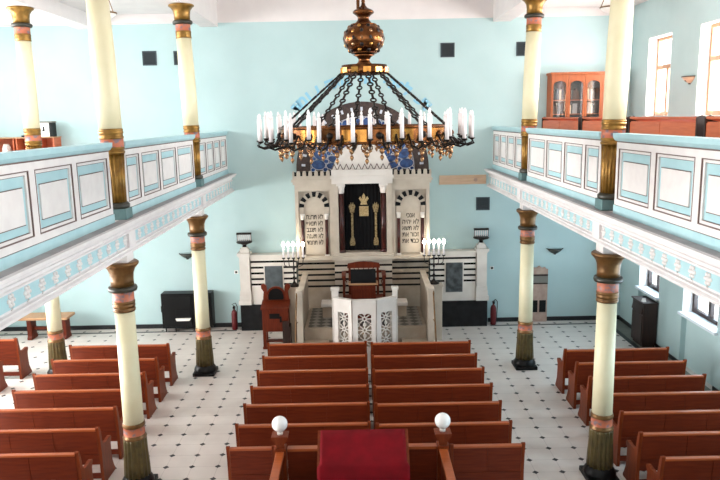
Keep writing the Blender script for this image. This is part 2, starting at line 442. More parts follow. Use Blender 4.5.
def high_column(x, y, label):
    t = thing('column', label, 'column', (x, y, 4.30), 0, 'cream columns on the galleries')
    b = MB().box(-.15, .15, -.15, .15, 0, .16); obj('pedestal', b, 'slate', t, bevel=.008)
    b = MB().lathe([(.15, .16), (.165, .18), (.165, .22), (.14, .25)], n=24); obj('base_ring', b, 'darkring', t)
    b = MB().lathe([(.125, .25), (.135, .6), (.155, .95)], n=80, flute=(16, .16)); obj('fluted_sleeve', b, 'gold', t)
    b = MB().lathe([(.158, .95), (.172, .97), (.172, .995), (.16, 1.0), (.16, 1.02), (.17, 1.025), (.17, 1.05), (.163, 1.055), (.163, 1.17), (.17, 1.175), (.175, 1.2), (.165, 1.21), (.165, 1.24), (.175, 1.25), (.175, 1.275), (.165, 1.285), (.172, 1.29), (.172, 1.31), (.158, 1.32)], n=32, mis=[0] * 7 + [1] + [0] * 10)
    obj('ornament_band', b, ['gold', 'pink'], t)
    obj('shaft', MB().lathe([(.160, 1.32), (.168, 1.9), (.166, 2.4), (.152, 3.13)], n=32), 'cream', t)
    b = MB().lathe([(.158, 3.13), (.163, 3.135), (.158, 3.18), (.163, 3.2), (.158, 3.22), (.163, 3.24), (.163, 3.27), (.155, 3.28), (.155, 3.40), (.158, 3.41)], n=32, mis=[0] * 7 + [1, 1]); obj('ornament_band', b, ['gold', 'pink'], t)
    b = MB().lathe([(.16, 3.41), (.2, 3.42), (.21, 3.455), (.2, 3.485), (.165, 3.5)], n=32); obj('neck_ring', b, 'darkring', t)
    b = MB().lathe([(.165, 3.5), (.165, 3.6), (.18, 3.69), (.225, 3.755), (.265, 3.78), (.268, 3.80), (.25, 3.815), (.2, 3.825)], n=32); obj('capital', b, 'gold', t)
    return t
for sgn, side in ((-1, 'left'), (1, 'right')):
    ax = AX[sgn] + (-.02 if sgn < 0 else .055); axu = -3.53 if sgn < 0 else 3.715
    for yc, d in ((YC1, 'nearer'), (YC2, 'farther')):
        low_column(ax, yc, '%s of the two cream columns with bronze capital holding up the front of the %s gallery' % (d, side))
        hc = high_column(axu, yc, '%s of the two cream columns with gilded foot standing on the %s gallery edge' % (d, side))
        hc.rotation_euler = (0, sgn * math.radians(1.35), 0)
low_column(-6.93, 15.04, 'cream column under the left gallery, behind the pews near the low wooden table')
struct('trim_9', MB().box(-7.15, -6.85, 2, YW, 3.82, 4.0), 'white')
high_column(-6.99, 15.04, 'cream column in the back of the left gallery beside the low shelves')

# ------------------------------------------------------------------ pews
def make_pew(L, label, group):
    t = thing('pew', label, 'pew', (0, 0, 0), 0, group)
    h = L / 2
    prof = [(-.05, 0), (-.055, .25), (-.06, .55), (-.085, .80), (-.105, .93), (-.115, .985), (-.09, 1.0), (-.06, .985), (-.04, .93), (-.005, .78), (.02, .68), (.08, .645), (.20, .64), (.30, .655), (.36, .645), (.38, .61), (.36, .57), (.33, .53), (.33, .40), (.35, .22), (.40, .10), (.44, .04), (.44, 0)]
    e = MB().prism(prof, 'x', -.025, .025)
    for sx in (-1, 1):
        obj('end_panel', e, 'woodend', t, (sx * (h - .025), 0, 0), bevel=.006)
    w = h - .05
    b = MB()
    def slant(x0, x1, z0, z1, t0, t1, mi):
        def yy(z): return -.035 - (z - .3) * .085
        poly = [(yy(z0) + t0, z0), (yy(z0) + t1, z0), (yy(z1) + t1, z1), (yy(z1) + t0, z1)]
        b.prism(poly, 'x', x0, x1, mi)
    slant(-w, w, .34, .93, 0, .02, 0)
    slant(-w, w, .34, .52, -.012, 0, 0)
    k = max(1, round(L / .7)); st = 2 * w / k
    for i in range(k):
        slant(-w + i * st + .004, -w + (i + 1) * st - .004, .53, .93, -.010, 0, 0)
    obj('backrest', b, 'wood', t)
    yt = -.035 - .63 * .085
    obj('top_rail', MB().box(-w, w, yt - .035, yt + .045, .93, .965), 'woodlight', t, bevel=.008)
    obj('seat', MB().box(-w, w, -.03, .36, .42, .455), 'wood', t, bevel=.006)
    obj('stretcher', MB().box(-w, w, -.02, .005, .08, .17).box(-w, w, .28, .30, .34, .42), 'wood', t)
    return t
ORD = ['frontmost', 'second', 'third', 'fourth', 'fifth', 'sixth', 'rearmost']
ORD8 = ['frontmost', 'second', 'third', 'fourth', 'fifth', 'sixth', 'seventh', 'eighth']
pA = None
def place(L, x, y, label, group, cache={}):
    if L not in cache:
        cache[L] = make_pew(L, label, group); cache[L].location = (x, y, 0); return cache[L]
    return dup(cache[L], (x, y, 0), None, label, group)
YROW = [14.20, 13.40, 12.60, 11.80, 11.02, 10.24]
for i, y in enumerate(YROW):
    a = '%s row from the ark' % ORD8[i] if i else 'front row closest to the ark'
    place(2.14, -.93, y + .02, 'pew in the middle block, left half, %s' % a, 'pews in the middle block')
    place(2.14, 1.29, y - .05, 'pew in the middle block, right half, %s' % a, 'pews in the middle block')
place(.72, -1.64, 9.50, 'short reddish pew left of the globe-topped reading enclosure', 'pews in the middle block')
place(1.1, 1.83, 9.44, 'short reddish pew right of the globe-topped reading enclosure', 'pews in the middle block')
for i in range(8):
    a = '%s row from the far wall' % ORD8[i] if i else 'front row closest to the far wall'
    place(2.16, -5.22, (14.26 if i else 14.34) - .805 * i, 'pew in the left side block, %s' % a, 'pews in the left side block')
for i in range(8):
    a = '%s row from the far wall' % ORD8[i] if i else 'front row closest to the far wall'
    place(2.14, 5.23, 13.48 - .755 * i, 'pew in the right side block, %s' % a, 'pews in the right side block')
for i in range(2):
    place(2.2, -8.80 - .12 * i, 14.9 - .9 * i, 'reddish pew at the far left edge beyond the inner aisle, %s' % ('closer to the low table' if i == 0 else 'closer to the viewer'), 'pews at the far left')

# ------------------------------------------------------------------ ark platform
CX = .12
ZP = .80
pt = thing('ark_platform', 'raised stone platform with dark and light checkered floor before the ark', 'platform', (0, 0, 0))
obj('base', MB().box(-1.32, 1.58, 15.7, 17.5, 0, ZP - .006), 'marble_warm', pt)
obj('checker_floor', MB().box(-1.24, 1.50, 15.82, 17.5, ZP - .006, ZP), 'checker', pt)
obj('border', MB().box(-1.32, 1.58, 15.7, 15.82, ZP - .006, ZP).box(-1.32, -1.24, 15.82, 17.5, ZP - .006, ZP).box(1.50, 1.58, 15.82, 17.5, ZP - .006, ZP), 'marble_warm', pt)
for x0, x1, side in ((-1.32, -.74, 'left'), (.98, 1.58, 'right')):
    st_ = thing('stone_steps', 'flight of pale stone steps up to the checkered platform, %s of the pulpit' % side, 'steps', (0, 0, 0), 0, 'stone steps beside the pulpit')
    obj('lower_step', MB().box(x0, x1, 15.12, 15.695, 0, .23).box(x0, x1, 15.10, 15.695, .23, .265), 'marble_warm', st_, bevel=.006)
    obj('upper_step', MB().box(x0, x1, 15.42, 15.695, .265, .495).box(x0, x1, 15.40, 15.695, .495, .53), 'marble_warm', st_, bevel=.006)
for s_, side in ((-1, 'left'), (1, 'right')):
    xi = -1.325 if s_ < 0 else 1.585; xo = xi + s_ * .15
    x0, x1 = sorted((xi, xo))
    t = thing('stair_parapet', '%s stone stair parapet with tall pier flanking the ark steps' % side, 'parapet', ((x0 + x1) / 2, 15.6, 0), 0, 'stone stair parapets')
    obj('pier', MB().box(-.07, .07, -.16, .08, 0, 1.74).box(-.075, .075, -.18, .10, 1.74, 1.80), 'marble', t, bevel=.008)
    obj('wall_panel', MB().prism([(.08, 0), (.08, 1.62), (.3, 1.66), (1.88, 1.72), (1.88, 0)], 'x', -.06, .06), 'marble_warm', t)
    obj('coping', MB().prism([(.10, 1.62), (.3, 1.66), (1.88, 1.72), (1.88, 1.77), (.3, 1.71), (.10, 1.67)], 'x', -.07, .07), 'marble', t)
    hr = MB().tube([(s_ * .05, -.2, 1.70), (s_ * .06, -.22, 1.5), (s_ * .08, -.3, 1.05), (s_ * .09, -.42, .6), (s_ * .10, -.5, .25), (s_ * .10, -.5, 0)], .018)
    hr.tube([(s_ * .05, -.2, 1.70), (s_ * .05, -.27, 1.76), (s_ * .05, -.32, 1.70), (s_ * .05, -.28, 1.64)], .014)
    hr.tube([(s_ * .10, -.5, .42), (s_ * .10, -.58, .36), (s_ * .10, -.58, .24), (s_ * .10, -.52, .18)], .013)
    for yy, z in ((-.22, 1.5), (-.3, 1.05)): hr.tube([(s_ * .07, yy, z), (s_ * .05, -.15, z)], .011)
    obj('handrail', hr, 'bronze', t)

# stone candelabra blocks, candelabra
def candelabrum(x, y, z, label):
    t = thing('candelabrum', label, 'candelabrum', (x, y, z), 0, 'lit five-light candelabra')
    obj('base', MB().lathe([(.14, 0), (.14, .025), (.10, .05), (.06, .075), (.03, .11), (.025, .13)], n=16), 'iron', t)
    st = MB().lathe([(.022, .13), (.018, .2), (.04, .23), (.018, .27), (.015, .42), (.035, .46), (.015, .5), (.014, .62), (.03, .66), (.012, .72)], n=12)
    obj('stem', st, 'iron', t)
    ab = MB()
    for k in (-2, -1, 1, 2):
        xx = .125 * k; ab.tube([(0, 0, .50), (xx * .5, 0, .46 + .02 * abs(k)), (xx * .92, 0, .55), (xx, 0, .72)], .011)
    obj('arms', ab, 'iron', t)
    c0 = None
    for k in range(-2, 3):
        if c0 is None:
            c0 = obj('candle', MB().lathe([(.04, .72), (.045, .745), (.02, .75)], n=12, mi=0).lathe([(.022, .75), (.022, 1.02), (.012, 1.03)], n=12, mi=1), ['iron', 'candle'], t, (.125 * k, 0, 0))
            obj('flame_bulb', MB().lathe([(.012, 1.03), (.034, 1.055), (.044, 1.085), (.034, 1.115), (.008, 1.16)], n=12), emit('candle_flame_light', '#fff1d8', 22), c0)
        else: cpart(c0, t, (.125 * k, 0, 0))
for s_, side in ((-1, 'left'), (1, 'right')):
    xb = -1.75 if s_ < 0 else 1.96
    t = tag(obj('stone_block', MB().box(-.16, .16, -.13, .13, 0, 1.43).box(-.18, .18, -.15, .15, 1.43, 1.49), 'marble', None, (xb, 17.17, 0), .008), 'white stone block carrying the %s candelabrum' % side, 'pedestal', 'stone candelabrum blocks')
    candelabrum(xb + .085 - (.0 if s_ < 0 else .125), 17.17, 1.49, '%s iron candelabrum with five lit candles, beside the ark' % side)

# pulpit
t = thing('pulpit', 'white three-sided marble pulpit with pierced rosette panels before the ark', 'pulpit', (0, 0, 0))
def lattice(w, h):
    """pierced panel: frame with rosette openings, local x along width, z up, thickness y"""
    m = MB(); th = .045
    px0, px1, pz0, pz1 = w * .22, w * .80, h * .33, h * .83
    m.box(0, px0, -th, th, 0, h).box(px1, w, -th, th, 0, h).box(px0, px1, -th, th, 0, pz0).box(px0, px1, -th, th, pz1, h)
    def ring(cx, cz, r, wd, n=16):
        pts = [(cx + r * math.cos(2 * PI * i / n), 0, cz + r * math.sin(2 * PI * i / n)) for i in range(n + 1)]
        m.tube(pts, wd, 5)
    W, Hh = px1 - px0, pz1 - pz0; cz = (pz0 + pz1) / 2; cx = (px0 + px1) / 2
    r = W * .24
    for dz in (-Hh / 3, 0, Hh / 3):
        ring(cx, cz + dz, r * .55, .017)
        for k in range(8):
            a = k * PI / 4; m.tube([(cx + r * .55 * math.cos(a), 0, cz + dz + r * .55 * math.sin(a)), (cx + W * .5 * math.cos(a), 0, cz + dz + W * .5 * math.sin(a) * (Hh / 3 / W))], .015, 5)
    for dz in (-Hh / 6, Hh / 6, -Hh / 2, Hh / 2):
        for xx in (px0, cx, px1): ring(xx, cz + dz, r * .42, .015, 10)
    return m
def face(a, b, z0, z1, name='panel'):
    a = Vector((*a, 0)); b = Vector((*b, 0)); d = b - a; w = d.length
    m = lattice(w, z1 - z0)
    ang = math.atan2(d.y, d.x)
    m.xf(Matrix.Translation((a.x, a.y, z0)) @ Matrix.Rotation(ang, 4, 'Z'))
    return obj(name, m, 'whitemarble', t)
A_, B_, C_, D_ = (-.57, 15.38), (-.165, 15.10), (.365, 15.10), (.81, 15.38)
face(A_, B_, .0, 1.6); face(B_, C_, 0, 1.6); face(C_, D_, 0, 1.6)
cp = MB()
for a, b in ((A_, B_), (B_, C_), (C_, D_)):
    a3, b3 = Vector((*a, 1.625)), Vector((*b, 1.625)); d = (b3 - a3).normalized(); nrm = Vector((d.y, -d.x, 0)) * .06
    v = [a3 + nrm, b3 + nrm, b3 - nrm, a3 - nrm]; v = [q + Vector((0, 0, -.025)) for q in v] + [q + Vector((0, 0, .025)) for q in v]
    cp.add(v, [(3, 2, 1, 0), (4, 5, 6, 7), (0, 1, 5, 4), (1, 2, 6, 5), (2, 3, 7, 6), (3, 0, 4, 7)])
obj('coping', cp, 'whitemarble', t)
sw = MB()
for xs in ((-.64, -.54), (.78, .88)):
    sw.box(xs[0], xs[1], 15.38, 15.54, 0, 1.58)
obj('side_panel', sw, 'whitemarble', t)
obj('inner_floor', MB().prism([(-.52, 15.67), (-.52, 15.46), (-.15, 15.19), (.35, 15.19), (.76, 15.46), (.76, 15.67)], 'z', 0, ZP), 'marble_warm', t)
for xs in (-.59, .83):
    obj('post', MB().box(xs - .06, xs + .1 if xs < 0 else xs + .06, 15.54, 15.67, .0, 1.76).box(xs - .08, xs + .12 if xs < 0 else xs + .08, 15.52, 15.69, 1.76, 1.82), 'whitemarble', t, bevel=.01)
    obj('base', MB().box(xs - .1, xs + .1, 15.28, 15.52, 0, .38), 'whitemarble', t, bevel=.01)

# stone seats
for s_, side in ((-1, 'left'), (1, 'right')):
    t = thing('stone_bench', 'low white stone bench on the checkered ark floor, %s of the pulpit' % side, 'bench', (-.80 if s_ < 0 else 1.04, 16.75, ZP), 0, 'stone benches by the pulpit')
    obj('block', MB().box(-.13, .13, -.16, .16, 0, .28), 'marble_warm', t, bevel=.01)
    obj('slab', MB().box(-.16, .16, -.2, .2, .28, .38), 'whitemarble', t, bevel=.02)

# armchair behind pulpit
t = thing('armchair', 'carved reddish wooden armchair with fan-spindled back behind the pulpit', 'chair', (.12, 17.05, ZP))
t.scale = (1, 1, .86)
for sx in (-1, 1):
    obj('leg', MB().box(sx * .5 - .03, sx * .5 + .03, -.45, -.39, 0, 1.18), 'redwood', t, bevel=.005)
    obj('leg', MB().box(sx * .36 - .03, sx * .36 + .03, .1, .16, 0, 1.32), 'redwood', t, bevel=.005)
    obj('armrest', MB().box(sx * .5 - .05, sx * .5 + .05, -.48, .12, 1.18, 1.24).box(sx * .43 - .07, sx * .43 + .07, .1, .15, 1.19, 1.24).tube([(sx * .5, -.4, 1.18), (sx * .44, -.38, 1.05), (sx * .48, -.40, .85)], .02), 'redwood', t)
obj('seat', MB().box(-.53, .53, -.45, .12, .44, .52), 'redwood', t, bevel=.01)
bk = MB().prism([(-.42, 1.32), (.42, 1.32), (.40, 1.46), (.2, 1.50), (0, 1.52), (-.2, 1.50), (-.40, 1.46)], 'y', .1, .16).box(-.36, .36, .1, .15, .95, 1.02)
obj('crest_rail', bk, 'redwood', t)
sp = MB()
for k in range(7):
    a = math.radians(-54 + 18 * k); sp.tube([(.08 * math.sin(a), .13, 1.02), (min(max(.44 * math.sin(a) * 1.0, -.34), .34), .13, 1.32 if abs(k - 3) < 3 else 1.22)], .012, 5)
obj('spindles', sp, 'redwood', t)
# lectern in front of the chair
t = thing('lectern', 'small wooden prayer lectern with black covered sloping top behind the pulpit', 'lectern', (.10, 16.45, ZP))
t.scale = (1, 1, .852)
fl = MB().box(-.3, .3, -.1, .08, 0, 1.05)
for k in range(9): fl.box(-.26 + k * .06, -.235 + k * .06, -.115, -.1, .4, .92)
obj('body', fl, 'redwood', t)
obj('ledge', MB().box(-.36, .36, -.16, .14, 1.05, 1.10), 'bench', t, bevel=.006)
obj('sloping_top', MB().prism([(-.13, 1.10), (-.13, 1.13), (.12, 1.45), (.14, 1.43), (.14, 1.10)], 'x', -.31, .31), 'velvet_black', t)
sd = MB()
for sx in (-1, 1): sd.prism([(sx * .3, 0), (sx * .46, 0), (sx * .46, .5), (sx * .38, .62), (sx * .3, .66)], 'y', -.06, .04)
obj('side_wing', sd, 'redwood', t)

# ------------------------------------------------------------------ the ark
YA = 17.6
t = thing('torah_ark', 'tall pale marble ark with dark curtained niche and two inscribed tablets on the far wall', 'ark', (CX, YA, 0))
yb = YW - YA - .125                                  # back of ark, local
def base_block(x0, x1, yf, z0, z1, zs):
    m = MB(); z = z0
    for zz in zs[::-1]:
        m.box(x0, x1, yf, yb, z, zz - .027, 0); m.box(x0, x1, yf, yb, zz - .027, zz + .027, 1); z = zz + .027
    m.box(x0, x1, yf, yb, z, z1, 0); return m
zs = [1.95, 1.79, 1.64, 1.49, 1.33]
obj('base', base_block(-1.73, -.75, .15, 0, 2.08, zs), ['marble_warm', 'blackmarble'], t)
obj('base', base_block(.75, 1.73, .15, 0, 2.08, zs), ['marble_warm', 'blackmarble'], t)
obj('base', base_block(-.75, .75, -.05, 0, 2.08, [1.92, 1.74, 1.56, 1.38, 1.2]), ['marble', 'blackmarble'], t)
obj('ledge', MB().box(-1.80, 1.80, -.07, yb, 2.08, 2.13).box(-.80, .80, -.14, -.07, 2.08, 2.18).box(-1.76, 1.76, -.03, yb, 2.13, 2.18).box(-.8, .8, -.07, yb, 2.18, 2.22), 'marble', t)
for s_ in (-1, 1):
    cx = s_ * 1.245
    x0, x1 = cx - .49, cx + .49
    w = MB().box(x0, x1, .1, yb, 2.18, 4.05)
    for sx in (-1, 1):
        xa, xb = sorted((cx + sx * .49, cx + sx * .40)); w.box(xa, xb, 0, .1, 2.18, 4.05)
        xa, xb = sorted((cx + sx * .40, cx + sx * .355)); w.box(xa, xb, .04, .1, 2.18, 3.25)
    w.box(cx - .40, cx + .40, 0, .1, 3.88, 4.05)
    obj('side_panel', w, 'marble', t)
    # voussoirs
    vo = MB(); N = 13; zc = 3.47
    for k in range(N):
        g_ = .022 if k % 2 == 0 else -.022
        a0, a1 = PI * k / N - g_, PI * (k + 1) / N + g_
        def ap(r, a): return (cx + r * math.cos(a), zc + r * math.sin(a))
        pts = [ap(.262, a0), ap(.39, a0), ap(.39, (a0 + a1) / 2), ap(.39, a1), ap(.262, a1), ap(.262, (a0 + a1) / 2)]
        vo.prism(pts, 'y', .015 if k % 2 == 0 else .03, .1, 1 if k % 2 == 0 else 0)
    vo.box(cx - .385, cx - .27, .03, .1, 3.28, 3.47, 0).box(cx + .27, cx + .385, .03, .1, 3.28, 3.47, 0)
    obj('arch', vo, ['marble', 'blackmarble'], t)
    tb = [(cx - .265, 2.22), (cx + .265, 2.22), (cx + .265, 3.47)] + [(cx + .265 * math.cos(PI * k / 14), 3.47 + .265 * math.sin(PI * k / 14)) for k in range(1, 14)] + [(cx - .265, 3.47)]
    tab = obj('tablet', MB().prism(tb, 'y', .06, .1), 'marble', t)
    lines = ['לא תרצח', 'לא תנאף', 'לא תגנב', 'לא תענה', 'לא תחמד'] if s_ < 0 else ['אנכי', 'לא יהיה', 'לא תשא', 'זכור את', 'כבד את']
    for k, tx in enumerate(lines):
        text_mesh('inscription', tx[::-1], .17, 'ink', tab, (cx, .058, 3.20 - k * .168), off=.0035, ext=.002, width=.43 if len(tx) > 4 else .22)
    for sx in (-1, 1):
        c = MB().lathe([(.04, 2.22), (.04, 3.14)], cx + sx * .31, .02, 14, 0).lathe([(.04, 3.14), (.05, 3.17), (.055, 3.24), (.06, 3.26)], cx + sx * .31, .02, 14, 1)
        c.box(cx + sx * .31 - .06, cx + sx * .31 + .06, -.03, .08, 2.18, 2.22, 1); c.box(cx + sx * .31 - .06, cx + sx * .31 + .06, -.03, .1, 3.26, 3.29, 1)
        obj('colonnette', c, ['redmarble', 'whitemarble'], t)
    # cornice + crenels
    cm = MB().box(cx - .53, cx + .53, -.04, yb, 4.05, 4.12).box(cx - .56, cx + .56, -.08, yb, 4.12, 4.18).box(cx - .53, cx + .53, -.05, yb, 4.18, 4.27)
    obj('cornice', cm, 'marble', t)
    cr = MB(); st = 1.06 / 7
    for k in range(8):
        xx = cx - .53 + st * k
        pw = .045
        xa, xb = max(xx - pw, cx - .53), min(xx + pw, cx + .53)
        cr.prism([(xa, 4.27), (xb, 4.27), (xb, 4.34), (xb - .012, 4.40), (xa + .012, 4.40), (xa, 4.34)], 'y', -.05, .02)
    cr.box(cx - .53, cx + .53, .02, .06, 4.27, 4.375, 1)
    obj('cresting', cr, ['marble', 'blackmarble'], t)
# centre
cn = MB()
for sx in (-1, 1):
    xa, xb = sorted((sx * .62, sx * .755)); cn.box(xa, xb, -.04, yb, 2.22, 4.06)
cn.box(-.62, .62, .35, yb, 2.22, 4.06).box(-.62, .62, -.02, .35, 2.22, 2.26)
obj('surround', cn, 'marble', t)
for sx in (-1, 1):
    c = MB().lathe([(.07, 2.26), (.065, 3.80)], sx * .55, .05, 18, 0).lathe([(.07, 3.80), (.085, 3.83), (.09, 3.92), (.115, 4.0)], sx * .55, .05, 18, 1).box(sx * .55 - .11, sx * .55 + .11, -.06, .16, 4.0, 4.06, 1)
    c.lathe([(.1, 2.26), (.1, 2.3), (.075, 2.34)], sx * .55, .05, 18, 0)
    obj('niche_column', c, ['redmarble', 'whitemarble'], t)
cu = MB(); pts = []
for k in range(49):
    x = -.48 + .96 * k / 48; pts.append((x, .26 + .012 * math.sin(k * 1.3)))
v = [(x, y, z) for z in (2.27, 4.05) for x, y in pts]
cu.add(v, [(k, k + 1, k + 50, k + 49) for k in range(48)], 0, True)
cu.add([(x, y + .02, z) for z in (2.27, 4.05) for x, y in pts], [(k, k + 49, k + 50, k + 1) for k in range(48)], 0, True)
cur = obj('curtain', cu, 'velvet_black', t)
for sx in (-1, 1):
    em = MB()
    x = sx * .31 + .04; y0, y1 = .225, .245
    em.box(x - .028, x + .028, y0, y1, 2.60, 3.29)
    em.prism([(x - .06, 2.40), (x + .06, 2.40), (x + .07, 2.48), (x + .045, 2.60), (x, 2.63), (x - .045, 2.60), (x - .07, 2.48)], 'y', y0, y1)
    em.box(x - .055, x + .055, y0, y1, 3.28, 3.32)
    em.prism([(x - .05, 3.31), (x + .05, 3.31), (x + .085, 3.42), (x + .07, 3.50), (x + .045, 3.46), (x + .03, 3.55), (x, 3.49), (x - .03, 3.55), (x - .045, 3.46), (x - .07, 3.50), (x - .085, 3.42)], 'y', y0, y1)
    obj('embroidered_column', em, 'goldthread', cur)
obj('embroidered_square', MB().box(-.08, .16, .225, .245, 3.18, 3.44), 'goldlight', cur)
em = MB().prism([(-.09, 3.56), (.09, 3.56), (.07, 3.63), (.13, 3.72), (.09, 3.78), (.04, 3.70), (.045, 3.78), (0, 3.86), (-.045, 3.78), (-.04, 3.70), (-.09, 3.78), (-.13, 3.72), (-.07, 3.63)], 'y', .225, .245)
em.xf(Matrix.Translation((.04, 0, -.08)))
obj('embroidered_crown', em, 'goldlight', cur)
en = MB().box(-.78, .78, -.1, yb, 4.06, 4.2).box(-.81, .81, -.13, yb, 4.2, 4.26).box(-.78, .78, -.1, yb, 4.26, 4.42)
for k in range(10):
    x = -.78 + 1.56 * (k + .5) / 10
    for a_ in (-1, 1): en.prism([(x + a_ * .078, 4.42), (x + a_ * .055, 4.42), (x - a_ * .004, 4.55), (x, 4.575)], 'y', -.03, -.02, 1)
obj('entablature', en, ['whitemarble', 'redmarble'], t)
gb = MB().prism([(-.78, 4.42), (.78, 4.42), (.72, 4.55), (.64, 4.72), (.56, 4.86), (.40, 5.0), (.2, 5.09), (0, 5.14), (-.2, 5.09), (-.40, 5.0), (-.56, 4.86), (-.64, 4.72), (-.72, 4.55)], 'y', -.02, .3)
obj('pediment', gb, 'whitemarble', t)
# crown ornament
cw = MB().lathe([(.2, 5.12), (.22, 5.2), (.16, 5.24), (.1, 5.4), (.05, 5.5), (.07, 5.56), (.02, 5.64)], 0, .14, 16)
obj('crown', cw, 'brass', t)

# stained-glass half-round behind the ark
sg = thing('stained_glass_panel', 'half-round panel of blue glass petals in pale tracery above the ark', 'window', (.15, YW, 4.36))
def arc(r0, r1, a0, a1, n, y0, y1, mb, mi=0):
    for k in range(n):
        b0, b1 = a0 + (a1 - a0) * k / n, a0 + (a1 - a0) * (k + 1) / n
        mb.prism([(r0 * math.cos(b0), r0 * math.sin(b0)), (r1 * math.cos(b0), r1 * math.sin(b0)), (r1 * math.cos(b1), r1 * math.sin(b1)), (r0 * math.cos(b1), r0 * math.sin(b1))], 'y', y0, y1, mi)
m = MB(); arc(1.40, 1.78, 0, PI, 36, -.10, 0, m)
m.box(-1.78, -1.40, -.1, 0, -.1, 0).box(1.40, 1.78, -.1, 0, -.1, 0)
fr = obj('frame', m, 'stain_brown', sg)
m = MB(); 
for k in range(19):
    a = PI * (k + .5) / 19
    m.box(-.05, .05, -.012, 0, -.07, .07).v
    q = MB().box(-.045, .045, -.112, -.1, -.085, .085); q.xf(Matrix.Translation((1.59 * math.cos(a), 0, 1.59 * math.sin(a))) @ Matrix.Rotation(-(a - PI / 2), 4, 'Y'))
    m.v += []; m.add(q.v, q.f, 0)
m2 = MB()
for k in range(19):
    a = PI * (k + .5) / 19
    q = MB().box(-.03, .03, -.112, -.1, -.05, .05); q.xf(Matrix.Translation((1.59 * math.cos(a), 0, 1.59 * math.sin(a))) @ Matrix.Rotation(-(a - PI / 2), 4, 'Y')); m2.add(q.v, q.f)
obj('tracery', m2, 'tracery', fr)
m = MB(); arc(.001, 1.40, 0, PI, 36, -.05, 0, m); m.box(-1.4, 1.4, -.05, 0, -.1, 0); obj('field', m, 'stain_brown', sg)
m = MB(); mw_ = MB()
def loz(mb, rc, a, w, h, y0, y1, n=14):
    P = []
    for k in range(n):
        b = 2 * PI * k / n; du, dv = w * math.cos(b), h * math.sin(b)
        P.append(((rc + dv) * math.cos(a) - du * math.sin(a), (rc + dv) * math.sin(a) + du * math.cos(a)))
    mb.prism(P, 'y', y0, y1)
N = 14
for k in range(N):
    a = PI * (k + .5) / N
    for rc, w, h in ((1.19, .125, .185), (.80, .085, .17), (.46, .045, .14)):
        loz(mw_, rc, a, w + .022, h + .022, -.058, -.05); loz(m, rc, a, w, h, -.066, -.058)
    mw_.box(0, 0.001, 0, .001, 0, .001) if False else None
for k in range(N + 1):
    for rc, w, h in ((1.0, .05, .06), (1.33, .045, .05)):
        loz(mw_, rc, PI * k / N, w + .02, h + .02, -.056, -.05, 10); loz(m, rc, PI * k / N, w, h, -.064, -.056, 10)
for r_ in (1.40, .62, .30): arc(r_ - .018, r_ + .018, 0, PI, 36, -.06, -.05, mw_)
tr = obj('tracery', mw_, 'tracery', sg)
obj('glass_petals', m, 'stain_blue', sg)

# blue painted lettering arched on the wall
li = thing('wall_lettering', 'pale blue Hebrew letters painted in an arc on the wall above the ark', 'lettering', (.15, YW - .004, 4.36))
ph = 'דע לפני מי אתה עומד'
chars = list(ph); na = len(chars)
for i, ch in enumerate(chars):
    if ch == ' ': continue
    a = math.radians(44 + (136 - 44) * i / (na - 1))
    text_mesh('letter', ch, .40, 'blue_letter', li, (2.38 * math.cos(a), 0, 2.38 * math.sin(a)), (PI / 2, 0, 0), off=.02, ext=.002)
    li.children[-1].rotation_euler = (Matrix.Rotation(-(a - PI / 2), 3, 'Y') @ Matrix.Rotation(PI / 2, 3, 'X')).to_euler()

